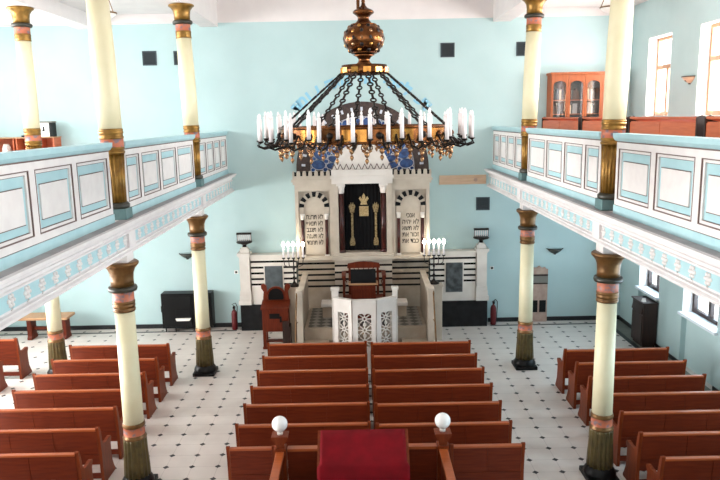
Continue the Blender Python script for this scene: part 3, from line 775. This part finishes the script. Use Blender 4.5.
# wing walls by the ark
for s_, side in ((-1, 'left'), (1, 'right')):
    t = thing('marble_parapet', 'low %s wing wall of white marble with black stripes beside the ark' % side, 'wall', (CX, 18.25, 0), 0, 'marble wing walls')
    zz = [1.92, 1.76, 1.60, 1.44, 1.29]
    a, b = (1.82, 3.06) if s_ > 0 else (-3.06, -1.82)
    m = MB(); z = .73
    for q in zz[::-1]:
        m.box(a, b, 0, .33, z, q - .028, 0); m.box(a, b, 0, .33, q - .028, q + .028, 1); z = q + .028
    m.box(a, b, 0, .33, z, 2.05, 0)
    obj('striped_wall', m, ['whitemarble', 'blackmarble'], t)
    obj('coping', MB().box(a, b, -.03, .33, 2.05, 2.11), 'whitemarble', t)
    pl_ = (-3.38, -1.82) if s_ < 0 else (1.82, 3.38)
    obj('plinth', MB().box(pl_[0], pl_[1], -.05, .33, 0, .73), 'blackmarble', t)
    px = (-2.68, -2.2) if s_ < 0 else (2.24, 2.70)
    obj('inset_slab', MB().box(px[0] - .03, px[1] + .03, -.012, 0, .95, 1.83, 1).box(px[0], px[1], -.025, -.012, .98, 1.80, 0), ['greymarble' if s_ < 0 else 'vmarble', 'whitemarble'], t)
    xp = -3.22 if s_ < 0 else 3.22
    m = MB().lathe([(.001, 0), (.001, .01)], 99, 99, 4)
    m = MB()
    for hw, z0, z1 in ((.20, .73, .86), (.17, .86, 1.0), (.155, 1.0, 1.12), (.14, 1.12, 2.05), (.16, 2.05, 2.09), (.19, 2.09, 2.17)):
        m.box(xp - hw if xp < 0 else max(xp - hw, 3.065), xp + hw if xp > 0 else min(xp + hw, -3.065), -.04 - (hw - .14) * .5, .33, z0, z1)
    obj('end_post', m, 'whitemarble', t, bevel=.006)
    # menorah-like lamp on the post
    lt = thing('candle_stand', 'black multi-branched lamp on the %s end post of the marble wing wall' % side, 'lamp', (CX + xp, 18.37, 2.17), 0, 'lamps on the wing wall posts')
    obj('foot', MB().box(-.12, .12, -.1, .1, 0, .1).box(-.08, .08, -.07, .07, .1, .15), 'whitemarble', lt)
    obj('dish', MB().lathe([(.06, .15), (.05, .2), (.1, .23), (.2, .26), (.22, .29), (.17, .32)], n=20), 'iron', lt)
    for k in range(7):
        obj('candle', MB().lathe([(.014, .31), (.014, .49)], -.165 + .055 * k, 0, 8), 'candle', lt)
    obj('top_bar', MB().box(-.2, .2, -.04, .04, .49, .54).box(-.195, -.18, -.01, .01, .31, .49).box(.18, .195, -.01, .01, .31, .49), 'iron', lt)

# reading stand (left of the steps)
t = thing('reading_stand', 'tall reddish wooden reading stand with arched back, left of the ark steps', 'reading stand', (-2.12, 16.62, 0))
t.scale = (.92, 1, .945)
for sx in (-1, 1):
    obj('leg', MB().box(sx * .31 - .045, sx * .31 + .045, 0, .09, 0, .48).box(sx * .31 - .06, sx * .31 + .06, -.01, .1, 0, .06), 'redwood', t, bevel=.005)
    obj('leg', MB().box(sx * .31 - .045, sx * .31 + .045, .29, .38, 0, .48), 'redwood', t, bevel=.005)
obj('body', MB().box(-.355, .355, 0, .38, .48, 1.1), 'redwood', t, bevel=.006)
obj('desk_top', MB().prism([(-.05, 1.1), (-.05, 1.14), (.38, 1.26), (.38, 1.1)], 'x', -.385, .385), 'redwood', t)
obj('front_slot', MB().box(-.16, .12, -.012, 0, .84, .98).box(.12, .17, -.012, 0, .74, .9), 'black', t)
obj('side_board', MB().box(.19, .37, -.04, -.015, 0, .78).box(.37, .40, -.04, .3, 0, .62), 'darkwood', t)  # side of a smaller seat, its shade put in as dark wood
obj('foot_board', MB().box(-.27, .27, .1, .28, .16, .19), 'redwood', t)
bp = MB()
ear = [(.22, 1.26), (.36, 1.26), (.335, 1.5), (.40, 1.60), (.40, 1.68), (.33, 1.72), (.25, 1.66), (.24, 1.5)]
bp.prism(ear, 'y', .30, .37).prism([(-x, z) for x, z in ear][::-1], 'y', .30, .37)
bp.box(-.23, .23, .345, .365, 1.26, 1.52)
for k in range(8):
    a0, a1 = PI * k / 8, PI * (k + 1) / 8
    bp.prism([(.2 * math.cos(a0), 1.42 + .17 * math.sin(a0)), (.25 * math.cos(a0), 1.42 + .22 * math.sin(a0)), (.25 * math.cos(a1), 1.42 + .22 * math.sin(a1)), (.2 * math.cos(a1), 1.42 + .17 * math.sin(a1))], 'y', .30, .37)
obj('back_board', bp, 'redwood', t)
obj('arched_recess', MB().prism([(-.2, 1.27), (.2, 1.27)] + [(.2 * math.cos(PI * k / 10), 1.42 + .17 * math.sin(PI * k / 10)) for k in range(11)], 'y', .33, .346), 'black', t)

# ------------------------------------------------------------------ reader's enclosure at the back
t = thing('reading_enclosure', 'open wooden reading enclosure with two white globes on posts in the near foreground', 'enclosure', (0, 9.3, 0))
obj('floor_board', MB().box(-1.14, 1.14, -2.0, .02, 0, .18), 'darkwood', t)
obj('front_panel', MB().box(-1.09, 1.08, 0, .05, .18, .96).box(-1.09, 1.08, -.03, .08, .96, 1.0, 1), ['wood', 'woodlight'], t)
for sx, xp in ((-1, -1.19), (1, 1.17)):
    obj('side_panel', MB().box(xp - .03, xp + .03, -2.0, -.06, .0, .93), 'wood', t)
    obj('hand_rail', MB().box(xp - .06, xp + .06, -2.0, -.06, .93, .98), 'woodlight', t, bevel=.008)
    p = MB().box(xp - .085, xp + .085, -.06, .11, 0, 1.02).box(xp - .06, xp + .06, -.035, .085, 1.02, 1.09).prism([(xp - .06, 1.09), (xp + .06, 1.09), (xp + .12, 1.19), (xp + .12, 1.21), (xp - .12, 1.21), (xp - .12, 1.19)], 'y', -.08, .13)
    po = obj('post', p, 'woodend', t, bevel=.006)
    obj('globe', MB().lathe([(.04, 1.21), (.045, 1.26)], xp, .025, 14, 1).ball(xp, .025, 1.37, .115, 16, 0), ['globe', 'whitemarble'], po)
t = thing('reading_desk', 'wide sloping reading desk draped in red velvet in the near foreground', 'desk', (.01, 8.85, .18))
obj('body', MB().box(-.58, .58, -.2, .14, 0, .80), 'darkwood', t)
sd = MB()
for sx in (-1, 1):
    sd.prism([(-.24, 0), (-.24, .88), (.12, 1.18), (.17, 1.22), (.2, 1.2), (.2, 0)], 'x', sx * .61 - .02, sx * .61 + .02)
obj('side_board', sd, 'woodend', t)
cl = MB(); nx = 24
prof = [(.20, .98), (.19, 1.18), (.16, 1.215), (.05, 1.145), (-.1, 1.04), (-.25, .94), (-.29, .90), (-.30, .70), (-.305, .35), (-.31, .12)]
v = []
for j, (yy, z) in enumerate(prof):
    for i in range(nx + 1):
        x = -.59 + 1.18 * i / nx
        if j > 5: x *= 1.06
        wv = .012 * math.sin(i * 1.7) * (max(0, j - 6) / 3)
        v.append((x, yy - wv, z))
f = [(j * (nx + 1) + i, j * (nx + 1) + i + 1, (j + 1) * (nx + 1) + i + 1, (j + 1) * (nx + 1) + i) for j in range(len(prof) - 1) for i in range(nx)]
cl.add(v, f, 0, True)
co = obj('velvet_cover', cl, 'velvet_red', t)
so = co.modifiers.new('thick', 'SOLIDIFY'); so.thickness = .012; so.offset = 1

# ------------------------------------------------------------------ chandelier
XC, YC = .125, 9.6
t = thing('chandelier', 'great brass ring chandelier with two tiers of white candles hanging over the pews', 'chandelier', (XC, YC, 5.4))
def Z(z): return z - 5.4
m = MB().tube([(0, 0, Z(7.2)), (0, 0, Z(ZN))], .012, 8)
for k in range(20): m.ball(0, 0, Z(7.24 + k * .088), .026, 6, 0, 1.4)
m.tube([(-.07, .0, Z(7.08)), (-.07, 0, Z(ZN))], .022, 8)
m.lathe([(.16, Z(ZN - .06)), (.16, Z(ZN))], -.03, 0, 20)
obj('hanging_chain', m, 'brass', t)
obj('finial_cup', MB().lathe([(.02, Z(7.24)), (.03, Z(7.19)), (.06, Z(7.155)), (.12, Z(7.13)), (.142, Z(7.11)), (.142, Z(7.09)), (.10, Z(7.06)), (.075, Z(7.03)), (.08, Z(7.0)), (.11, Z(6.965)), (.12, Z(6.955))], n=28), 'brass', t)
bl = MB(); r = .28; zc = Z(6.755)
prof = [(max(r * math.sin(PI * j / 24), .1), zc + .80 * r * math.cos(PI * j / 24)) for j in range(3, 22)]
bl.lathe(prof, 0, 0, 40, 0)
for j, (zz, n_) in enumerate(((.145, 10), (.078, 13), (.0, 15), (-.078, 13), (-.145, 10))):
    rr_ = math.sqrt(max(.001, r * r - (zz / .80) ** 2)) - .023
    for k in range(n_):
        a = 2 * PI * (k + .5 * (j % 2)) / n_
        bl.ball(rr_ * math.cos(a), rr_ * math.sin(a), zc + zz, .03, 6, (2, 1, 2, 3)[(k * 3 + j) % 4], 1.25)
for zz in (.182, -.182):
    rr_ = math.sqrt(r * r - (zz / .80) ** 2) + .004
    bl.tube([(rr_ * math.cos(2 * PI * k / 32), rr_ * math.sin(2 * PI * k / 32), zc + zz) for k in range(33)], .012, 6, 0)
obj('pierced_ball', bl, ['brass', 'brasslight', 'iron', 'crystal'], t)
obj('neck', MB().lathe([(.15, Z(6.545)), (.10, Z(6.52)), (.075, Z(6.485)), (.085, Z(6.45)), (.14, Z(6.41))], n=24), 'brass', t)
cr = MB().lathe([(.28, Z(6.40)), (.31, Z(6.41)), (.31, Z(6.37)), (.315, Z(6.36)), (.315, Z(6.30)), (.30, Z(6.29)), (.26, Z(6.30)), (.1, Z(6.34))], n=48)
for k in range(12):
    a = 2 * PI * k / 12 + .1
    q = MB().box(-.05, .05, -.008, .008, Z(6.305), Z(6.375), 1); q.xf(Matrix.Rotation(a, 4, 'Z') @ Matrix.Translation((0, -.318, 0))); cr.add(q.v, q.f, 1)
obj('crown_disc', cr, ['brass', 'brasslight'], t)
RB = 1.17
rg = MB(); n_ = 96
for k in range(n_):
    a0, a1 = 2 * PI * k / n_, 2 * PI * (k + 1) / n_
    mi = 1 if (k // 4) % 2 else 0
    def P(r_, a, z): return (r_ * math.cos(a), r_ * math.sin(a), Z(z))
    vs = [P(RB, a0, 5.415), P(RB, a1, 5.415), P(RB, a1, 5.575), P(RB, a0, 5.575), P(RB - .03, a0, 5.415), P(RB - .03, a1, 5.415), P(RB - .03, a1, 5.575), P(RB - .03, a0, 5.575)]
    rg.add(vs, [(0, 1, 2, 3), (5, 4, 7, 6), (3, 2, 6, 7), (1, 0, 4, 5)], mi)
for zz in (5.40, 5.585):
    rg.tube([(1.175 * math.cos(2 * PI * k / 72), 1.175 * math.sin(2 * PI * k / 72), Z(zz)) for k in range(73)], .02, 6, 0)
for k in range(24):
    a = 2 * PI * (k + .5) / 24
    rg.ball(RB * math.cos(a), RB * math.sin(a), Z(5.49), .045, 6, 0 if k % 2 else 2)
obj('ring_band', rg, ['brass', 'brasslight', 'iron'], t)
# chains: flat links with oval openings
c0 = None
for k in range(12):
    a = 2 * PI * k / 12 + .13
    if c0 is None:
        m = MB(); p0 = Vector((.30, 0, Z(6.32))); p1 = Vector((RB - .02, 0, Z(5.59))); d = p1 - p0
        ns = 7
        for j in range(ns):
            q0 = p0 + d * (j / ns); q1 = p0 + d * ((j + 1) / ns); e = (q1 - q0)
            ln = e.length
            m.tube([q0, q0 + e * .58], .017, 6)
            c = q0 + e * .79; u = e.normalized()
            m.tube([c + u * (.2 * ln * math.cos(2 * PI * i / 10)) + Vector((0, 1, 0)) * .036 * math.sin(2 * PI * i / 10) for i in range(11)], .012, 5)
        c0 = obj('chain', m, 'iron', t, (0, 0, 0)); c0.rotation_euler = (0, 0, a)
    else: cpart(c0, t, (0, 0, 0), a)
# candles with arms, alternating low outer / high inner
def cand(rr_, zb, h, nm):
    am = MB().tube([(RB, 0, Z(5.50)), (RB + .08, 0, Z(5.36)), (rr_ - .05, 0, Z(zb - .10)), (rr_ + .03, 0, Z(zb - .07)), (rr_, 0, Z(zb - .015))], .014, 6)
    am.tube([(RB + .06, 0, Z(5.36)), (RB + .12, 0, Z(5.33)), (RB + .16, 0, Z(5.38)), (RB + .11, 0, Z(5.41))], .01, 5)
    am.lathe([(.012, Z(zb - .03)), (.04, Z(zb - .012)), (.045, Z(zb))], rr_, 0, 12)
    ao = obj('candle_arm', am, 'iron', t)
    ca = obj('candle', MB().lathe([(.025, Z(zb)), (.025, Z(zb + h * .80)), (.015, Z(zb + h * .805))], rr_, 0, 12), 'candle', t)
    obj('bulb', MB().lathe([(.012, Z(zb + h * .805)), (.02, Z(zb + h * .86)), (.016, Z(zb + h * .93)), (.003, Z(zb + h))], rr_, 0, 10), 'bulb', ca)
    return ao, ca
NA = 22
lo_ = cand(1.46, 5.425, .36, 0); hi_ = cand(1.36, 5.46, .36, 1)
off = math.radians(-90 - 6.5)
for k in range(NA):
    for (pair, ph_) in ((lo_, 0), (hi_, .5)):
        a = off + 2 * PI * (k + ph_) / NA
        if k == 0:
            for o in pair: o.rotation_euler = (0, 0, a)
        else:
            for o in pair: cpart(o, t, (0, 0, 0), a)
d0 = None
for k in range(40):
    a = 2 * PI * k / 40
    if d0 is None:
        m = MB().tube([(1.18, 0, Z(5.40)), (1.18, 0, Z(5.33))], .009, 5)
        for sy in (-1, 1):
            m.tube([(1.18, sy * (.035 + .032 * math.sin(2 * PI * i / 10)), Z(5.345) + .034 * math.cos(2 * PI * i / 10)) for i in range(11)], .011, 5)
        m.tube([(1.18, -.06, Z(5.31)), (1.18, 0, Z(5.27)), (1.18, .06, Z(5.31))], .012, 5)
        m.lathe([(.006, Z(5.30)), (.035, Z(5.265)), (.022, Z(5.235)), (.004, Z(5.22)), (.02, Z(5.20)), (.026, Z(5.18)), (.002, Z(5.14))], 1.18, 0, 8)
        d0 = obj('pendant_drop', m, 'crystal', t)
    else: cpart(d0, t, (0, 0, 0 if k % 2 == 0 else .045), a)

# ------------------------------------------------------------------ things on the far wall
def vent(x0, x1, z0, z1, label):
    t = thing('vent', label, 'vent', ((x0 + x1) / 2, YW, (z0 + z1) / 2), 0, 'dark wall vents')
    w, h = (x1 - x0) / 2, (z1 - z0) / 2
    obj('frame', MB().box(-w, w, -.02, 0, -h, -h + .03).box(-w, w, -.02, 0, h - .03, h).box(-w, -w + .03, -.02, 0, -h + .03, h - .03).box(w - .03, w, -.02, 0, -h + .03, h - .03), 'grille', t)
    m = MB().box(-w + .03, w - .03, -.005, 0, -h + .03, h - .03)
    for k in range(6):
        z = -h + .03 + (k + .5) * (2 * h - .06) / 6
        m.prism([(-.018, z - .018), (-.014, z - .022), (-.004, z + .015), (-.008, z + .019)], 'x', -w + .03, w - .03)
    obj('slats', m, 'grille2', t)
vent(-5.57, -5.2, 7.17, 7.54, 'square dark vent high on the far wall, leftmost of the upper four')
vent(-4.75, -4.38, 7.17, 7.53, 'square dark vent high on the far wall, half hidden by the left gallery column')
vent(2.25, 2.62, 7.24, 7.61, 'square dark vent high on the far wall, just right of the chandelier ball')
vent(4.24, 4.61, 7.24, 7.60, 'square dark vent high on the far wall, partly behind the right gallery column')
vent(3.23, 3.60, 3.17, 3.53, 'square dark vent low on the far wall, below the right gallery end')
t = thing('wall_plaque', 'long pale wooden board mounted on the far wall by the right gallery end', 'board', (2.87, YW, 4.01))
obj('board', MB().box(-.65, .62, -.03, 0, -.12, .13), 'plaque', t, bevel=.005)
obj('hook', MB().lathe([(.05, -.03), (.05, .03)], n=12).xf(Matrix.Translation((.33, -.04, .0)) @ Matrix.Rotation(PI / 2, 4, 'X')), 'card', t)
def sconce(x, y, z, rz, label, mt='bowl', grp='wall sconces', w=.22):
    t = thing('wall_sconce', label, 'sconce', (x, y, z), rz, grp)
    obj('bracket', MB().box(-.03, .03, -.03, 0, -.12, .02).tube([(0, -.02, -.08), (0, -.12, -.04)], .012), 'iron', t)
    m = MB(); pr = [(.02, -.11), (.1, -.07), (.17, -.02), (w, .04), (w * .9, .04)]
    v = []; n_ = 14
    for r, z_ in pr:
        for i in range(n_ + 1):
            a = PI + PI * i / n_; v.append((r * math.cos(a), r * .75 * math.sin(a) - .0, z_))
    f = [(j * (n_ + 1) + i, j * (n_ + 1) + i + 1, (j + 1) * (n_ + 1) + i + 1, (j + 1) * (n_ + 1) + i) for j in range(len(pr) - 1) for i in range(n_)]
    m.add(v, f, 0, True)
    o = obj('bowl', m, mt, t); s_ = o.modifiers.new('thick', 'SOLIDIFY'); s_.thickness = .012; s_.offset = -1
    o2 = obj('rim', MB().tube([(w * math.cos(PI + PI * i / 14), w * .75 * math.sin(PI + PI * i / 14), .045) for i in range(15)], .012), 'iron', t)
sconce(5.42, YW, 2.02, 0, 'dark bowl sconce on the far wall under the right gallery')
sconce(-4.72, YW, 2.08, 0, 'dark bowl sconce on the far wall under the left gallery, half behind a column')
sconce(XR, 15.3, 6.42, -PI / 2, 'bowl sconce on the right wall between the two upper windows', 'sconceg')
sconce(XR, 15.6, 1.95, -PI / 2, 'dark bowl sconce on the right wall between the two lower windows')
for x, z, lb in ((3.69, 1.55, 'right'), (-3.40, 1.57, 'left')):
    t = thing('wall_switch', 'small white switch plate on the far wall just %s of the marble wing wall' % lb, 'switch', (x, YW, z), 0, 'switch plates')
    obj('plate', MB().box(-.055, .055, -.012, 0, -.05, .05), 'paper', t, bevel=.003); obj('rocker', MB().box(-.03, .03, -.02, -.012, -.03, .03), 'ink', t)
for x, lb in ((-3.47, 'left'), (3.70, 'right')):
    t = thing('fire_extinguisher', 'red fire extinguisher on the floor at the %s end of the marble wing wall' % lb, 'extinguisher', (x, 18.36, 0), 0, 'fire extinguishers')
    obj('cylinder', MB().lathe([(.075, 0), (.08, .02), (.08, .46), (.06, .53), (.025, .56), (.025, .6)], n=20), 'red', t)
    obj('valve', MB().box(-.03, .03, -.05, .05, .6, .66), 'iron', t)
    obj('hose', MB().tube([(0, 0, .66), (.05, -.02, .72), (.10, -.03, .66), (.10, -.03, .5), (.09, -.02, .2)] if x > 0 else [(0, 0, .66), (-.05, -.02, .72), (.05, -.03, .76), (.10, -.05, .66), (.085, -.05, .4), (.085, -.04, .2)], .012), 'iron', t)
# notice stand
t = thing('notice_board', 'tall narrow pinkish display board with small pictures against the far wall behind a column', 'notice board', (4.99, 18.52, 0))
obj('board', MB().box(-.24, .24, 0, .06, .0, 1.5), 'card', t)
obj('top_ornament', MB().prism([(-.2, 1.5), (.2, 1.5), (.16, 1.56), (.08, 1.54), (0, 1.60), (-.08, 1.54), (-.16, 1.56)], 'y', .01, .05), 'card', t)
obj('dark_bar', MB().box(-.24, .24, -.01, 0, 1.31, 1.36).box(-.24, .24, -.01, 0, 1.08, 1.12), 'darkwood', t)
obj('grey_sign', MB().box(-.24, .24, -.015, 0, 1.12, 1.31), 'greycard', t)
obj('dark_pocket', MB().box(-.2, -.03, -.012, 0, .28, .62).box(.02, .2, -.012, 0, .28, .62), 'black', t)

# black cabinet with tray
t = thing('black_cabinet', 'large black upright cabinet on legs against the far wall, behind the left column', 'cabinet', (-4.74, 18.22, 0))
obj('body', MB().box(-.69, .69, 0, .36, .10, 1.08), 'black', t, bevel=.012)
obj('door', MB().box(-.62, .14, -.03, 0, .16, 1.03).box(-.3, .1, -.05, -.03, .45, .62), 'black', t, bevel=.008)
obj('door', MB().box(.2, .62, -.03, 0, .16, 1.03), 'black', t, bevel=.008)
obj('paper_tray', MB().prism([(-.27, .335), (.08, .335), (.12, .40), (-.30, .40)], 'y', -.10, -.03), 'paper', t)
for k, x in enumerate((-.6, -.33, .28, .6)):
    obj('leg', MB().box(x - .015, x + .015, .0, .03, 0, .10), 'black', t)
obj('handle', MB().box(-.72, -.69, .05, .12, .55, .72), 'black', t)

# low wooden table
t = thing('low_table', 'low wooden table with slab legs against the far wall at left', 'table', (-8.45, 17.85, 0))
obj('tabletop', MB().box(-.85, .68, -.25, .3, .58, .65), 'bench', t, bevel=.008)
for x in (-.42, .50):
    obj('leg', MB().prism([(-.12, 0), (-.12, .06), (-.09, .1), (-.09, .58), (.2, .58), (.2, .1), (.24, .06), (.24, 0)], 'x', x - .06, x + .06), 'redwood', t, bevel=.006)
obj('stretcher', MB().box(-.36, .44, .02, .08, .25, .33), 'redwood', t)

# dark cabinet by the right wall
t = thing('dark_cabinet', 'small dark wooden cabinet standing below the right wall window', 'cabinet', (7.03, 16.5, 0))
obj('body', MB().box(-.1, .245, -.34, .34, .06, 1.10).box(-.07, .24, -.3, .3, 0, .06), 'darkwood', t, bevel=.008)
obj('top', MB().box(-.13, .245, -.37, .37, 1.10, 1.14), 'darkwood', t, bevel=.006)
obj('door', MB().box(-.12, -.1, -.30, .30, .12, .8), 'darkwood', t, bevel=.004)
obj('front_flap', MB().prism([(-.1, .84), (-.14, .86), (-.1, 1.06)], 'y', -.3, .3), 'darkwood', t)
tag(obj('folded_paper', MB().prism([(-.05, 0), (.05, 0), (.0, .09)], 'x', -.04, .04), 'paper', None, (6.98, 16.3, 1.14)), 'small folded white paper on top of the dark wooden cabinet', 'paper')

# pendant bowl lamps under the aisle ceilings
def pendant(x, y, z, label):
    t = thing('pendant_lamp', label, 'lamp', (x, y, z), 0, 'bowl lamps under the aisle ceilings')
    obj('bowl', MB().lathe([(.01, -.10), (.08, -.085), (.14, -.05), (.175, 0), (.165, 0)], n=24), 'glass_white', t)
    obj('rim', MB().tube([(.175 * math.cos(2 * PI * i / 24), .175 * math.sin(2 * PI * i / 24), .005) for i in range(25)], .014), 'bronze', t)
    m = MB()
    for k in range(3):
        a = 2 * PI * k / 3 + PI; m.tube([(.175 * math.cos(a), .175 * math.sin(a), .0), (.0, 0, .45)], .008, 5)
    m.tube([(0, 0, .45), (0, 0, ZC - z)], .01, 6).lathe([(.05, ZC - z - .03), (.05, ZC - z)], 0, 0, 16)
    obj('suspension', m, 'bronze', t)
pendant(4.66, 13, 7.60, 'bowl lamp hanging on wires under the right aisle ceiling, beside the near column')
pendant(-4.49, 13, 7.66, 'bowl lamp hanging under the left aisle ceiling, mostly behind the near column')

# ------------------------------------------------------------------ right gallery furniture
def gal_pew(y0, y1, label):
    L = y1 - y0
    t = thing('gallery_desk', label, 'desk', (4.7, y0, 4.30), 0, 'wooden desks in the right gallery')
    k = max(2, round(L / 1.3)); st = L / k
    m = MB().box(0, .025, .03, L - .03, .06, 1.27)
    for i in range(k): m.box(-.014, 0, .03 + i * st + .01 if i == 0 else i * st + .01, (i + 1) * st - (.03 if i == k - 1 else .01), .1, 1.25)
    obj('front_panel', m, 'orange', t)
    for yy in (0, L - .03): obj('end_panel', MB().prism([(-.03, 0), (-.03, 1.33), (.04, 1.36), (.1, 1.33), (.32, 1.26), (.42, 1.0), (.42, 0)], 'y', yy, yy + .03), 'darkwood', t, bevel=.004)
    obj('book_slope', MB().prism([(-.02, 1.31), (.34, 1.22), (.34, 1.25), (-.02, 1.34)], 'y', .03, L - .03), 'orange', t)
    obj('shelf', MB().box(.025, .3, .03, L - .03, .9, .92), 'orange', t)
gal_pew(14.60, 17.5, 'orange wooden desk in the right gallery in front of the glazed bookcase')
gal_pew(12.0, 14.42, 'orange wooden desk in the right gallery, hidden partly by the near cream column')
gal_pew(9.52, 11.92, 'orange wooden desk in the right gallery below the upper windows, right of the near column')
gal_pew(6.9, 9.32, 'orange wooden desk in the right gallery, nearest the viewer at the picture edge')

# glazed bookcase
BX0, BX1 = 5.08, 6.84
t = thing('bookcase', 'tall orange wooden bookcase with glazed doors against the far wall in the right gallery', 'bookcase', (BX0, 18.2, 4.30))
W = BX1 - BX0; D = YW - 18.2
obj('back', MB().box(.03, W - .03, D - .02, D, .08, 2.34), 'darkwood', t)
obj('carcass', MB().box(0, .03, 0, D, 0, 2.42).box(W - .03, W, 0, D, 0, 2.42).box(.03, W - .03, 0, D - .02, 0, .08).box(.03, W - .03, 0, D - .02, 2.34, 2.42), 'bookwood', t)
obj('cornice', MB().box(-.03, W + .03, -.03, D, 2.42, 2.48), 'bookwood', t, bevel=.008)
SH = [.62, 1.06, 1.42, 1.78]
for z in SH: obj('shelf', MB().box(.03, W - .03, .04, D - .02, z - .02, z), 'bookwood', t)
nd = 4; dw = W / nd
for k in range(nd):
    x0, x1 = k * dw + .004, (k + 1) * dw - .004
    m = MB(); r = .05
    m.box(x0, x0 + r, -.025, 0, .02, 2.40).box(x1 - r, x1, -.025, 0, .02, 2.40).box(x0 + r, x1 - r, -.025, 0, .02, .60)
    xm, hw = (x0 + x1) / 2, (x1 - x0) / 2 - r
    top = [(xm + hw * math.cos(PI * i / 10), 2.16 + .10 * math.sin(PI * i / 10)) for i in range(11)]
    m.prism(top[::-1] + [(x1 - r, 2.40), (x0 + r, 2.40)][::-1] if False else [(x0 + r, 2.40), (x1 - r, 2.40)] + top, 'y', -.025, 0)
    d = obj('door', m, 'bookwood', t)
    obj('pane', MB().box(x0 + r, x1 - r, -.015, -.01, .60, 2.25), 'glass', d)
    obj('handle', MB().ball((x1 - .03) if k % 2 == 0 else (x0 + .03), -.035, 1.25, .014, 6), 'brasslight', d)
dn = ['leftmost', 'second', 'third', 'rightmost']
sn = ['bottom', 'lower middle', 'upper middle', 'top']
b0 = None
for k in range(nd):
    for j, z in enumerate(SH):
        x = BX0 + k * dw + .07 + random.uniform(0, .05); xe = BX0 + (k + 1) * dw - .07
        while True:
            w = random.choice((.035, .045, .06, .05)); h = random.uniform(.2, .30)
            if x + w > xe - random.choice((0, .0, .08)): break
            if random.random() < .08: x += .03; continue
            mb = MB().box(0, w, 0, .18, 0, h)
            o = obj('book', mb, random.choice(BOOKM), None, (x, 18.27, 4.30 + z))
            tag(o, 'book standing behind the %s glass door on the %s shelf of the gallery bookcase' % (dn[k], sn[j]), 'book', 'books behind the %s glass door, %s shelf' % (dn[k], sn[j]))
            x += w + .002

# ------------------------------------------------------------------ left gallery furniture
def shelf_unit(x0, x1, label, comps):
    W = x1 - x0
    t = thing('shelf_unit', label, 'shelf', (x0, 18.15, 4.30), 0, 'low open shelves in the left gallery')
    h = 1.05
    m = MB().box(0, W, .40, .44, 0, h).box(0, .03, 0, .40, 0, h).box(W - .03, W, 0, .40, 0, h).box(.03, W - .03, 0, .40, 0, .06)
    m.box(.03, W - .03, 0, .40, .5, .53)
    obj('carcass', m, 'orange', t); obj('top', MB().box(-.02, W + .02, -.02, .44, h, h + .03), 'bench', t)
shelf_unit(-9.95, -8.95, 'low open orange shelf in the left gallery, leftmost and cut by the picture edge', 1)
shelf_unit(-8.90, -8.35, 'low open orange shelf in the left gallery, just left of the back column', 1)
shelf_unit(-8.30, -7.90, 'low open orange shelf in the left gallery, under the white box', 1)
t = thing('white_box', 'white box with a black side standing on the low shelf in the left gallery', 'box', (-8.10, 18.30, 5.38))
obj('body', MB().box(-.17, .10, -.14, .14, 0, .36), 'paper', t, bevel=.008)
obj('side_cover', MB().box(.10, .17, -.14, .14, 0, .36), 'black', t, bevel=.008)
obj('lid', MB().box(-.18, .18, -.15, .15, .36, .40), 'greycard', t, bevel=.006)
obj('mark', MB().box(-.06, -.02, -.15, -.138, .14, .26).box(-.08, -.06, -.15, -.138, .14, .17), 'black', t)
tag(obj('black_binder', MB().box(-.14, .14, -.1, .1, 0, .045), 'black', None, (-8.62, 18.3, 5.38)), 'flat black binder lying on the shelf left of the back column', 'binder')
for x, w, h, lb in ((-9.25, .22, .38, 'taller'), (-9.58, .18, .22, 'smaller')):
    tag(obj('white_bag', MB().lathe([(w * .4, 0), (w * .55, h * .3), (w * .5, h * .7), (w * .3, h)], n=14), 'paper', None, (x, 18.35, 4.83)), '%s white bag inside the leftmost low shelf of the left gallery' % lb, 'bag')
tag(obj('white_bag', MB().box(-.14, .14, -.12, .12, 0, .2), 'paper', None, (-8.62, 18.35, 4.83), .03), 'white packet inside the shelf left of the gallery back column', 'bag')

# ------------------------------------------------------------------ light
w = bpy.data.worlds.new('sky'); S.world = w; w.use_nodes = True
bg = w.node_tree.nodes['Background']; bg.inputs[0].default_value = (1, .985, .975, 1); bg.inputs[1].default_value = 1.6
def area(name, loc, rot, sx, sy, e, col=(1, 1, 1)):
    l = bpy.data.lights.new(name, 'AREA'); l.shape = 'RECTANGLE'; l.size = sx; l.size_y = sy; l.energy = e; l.color = col
    o = bpy.data.objects.new(name, l); C.objects.link(o); o.location = loc; o.rotation_euler = rot
    return o
for (a, b) in UP:
    zc = sum(ZU) / 2
    area('window_daylight', (XR + .55, (a + b) / 2, zc), (0, PI / 2, 0), ZU[1] - ZU[0], b - a, 190, (1, .96, .94))
    area('window_daylight', (XL - .55, (a + b) / 2, zc), (0, -PI / 2, 0), ZU[1] - ZU[0], b - a, 65 if a > 16 else 215, (1, .96, .94))
for i, (a, b) in enumerate(LO):
    zc = sum(ZL) / 2
    area('window_daylight', (XR + .55, (a + b) / 2, zc), (0, PI / 2, 0), ZL[1] - ZL[0], b - a, 60, (.6, .83, 1))
    area('window_daylight', (XL - .55, (a + b) / 2, zc), (0, -PI / 2, 0), ZL[1] - ZL[0], b - a, 65 if i == 0 else 270, (1, .975, .96))

S.view_settings.view_transform = 'Standard'; S.view_settings.look = 'None'
S.view_settings.exposure = 0.86; S.view_settings.gamma = 1; S.view_settings.use_curve_mapping = False
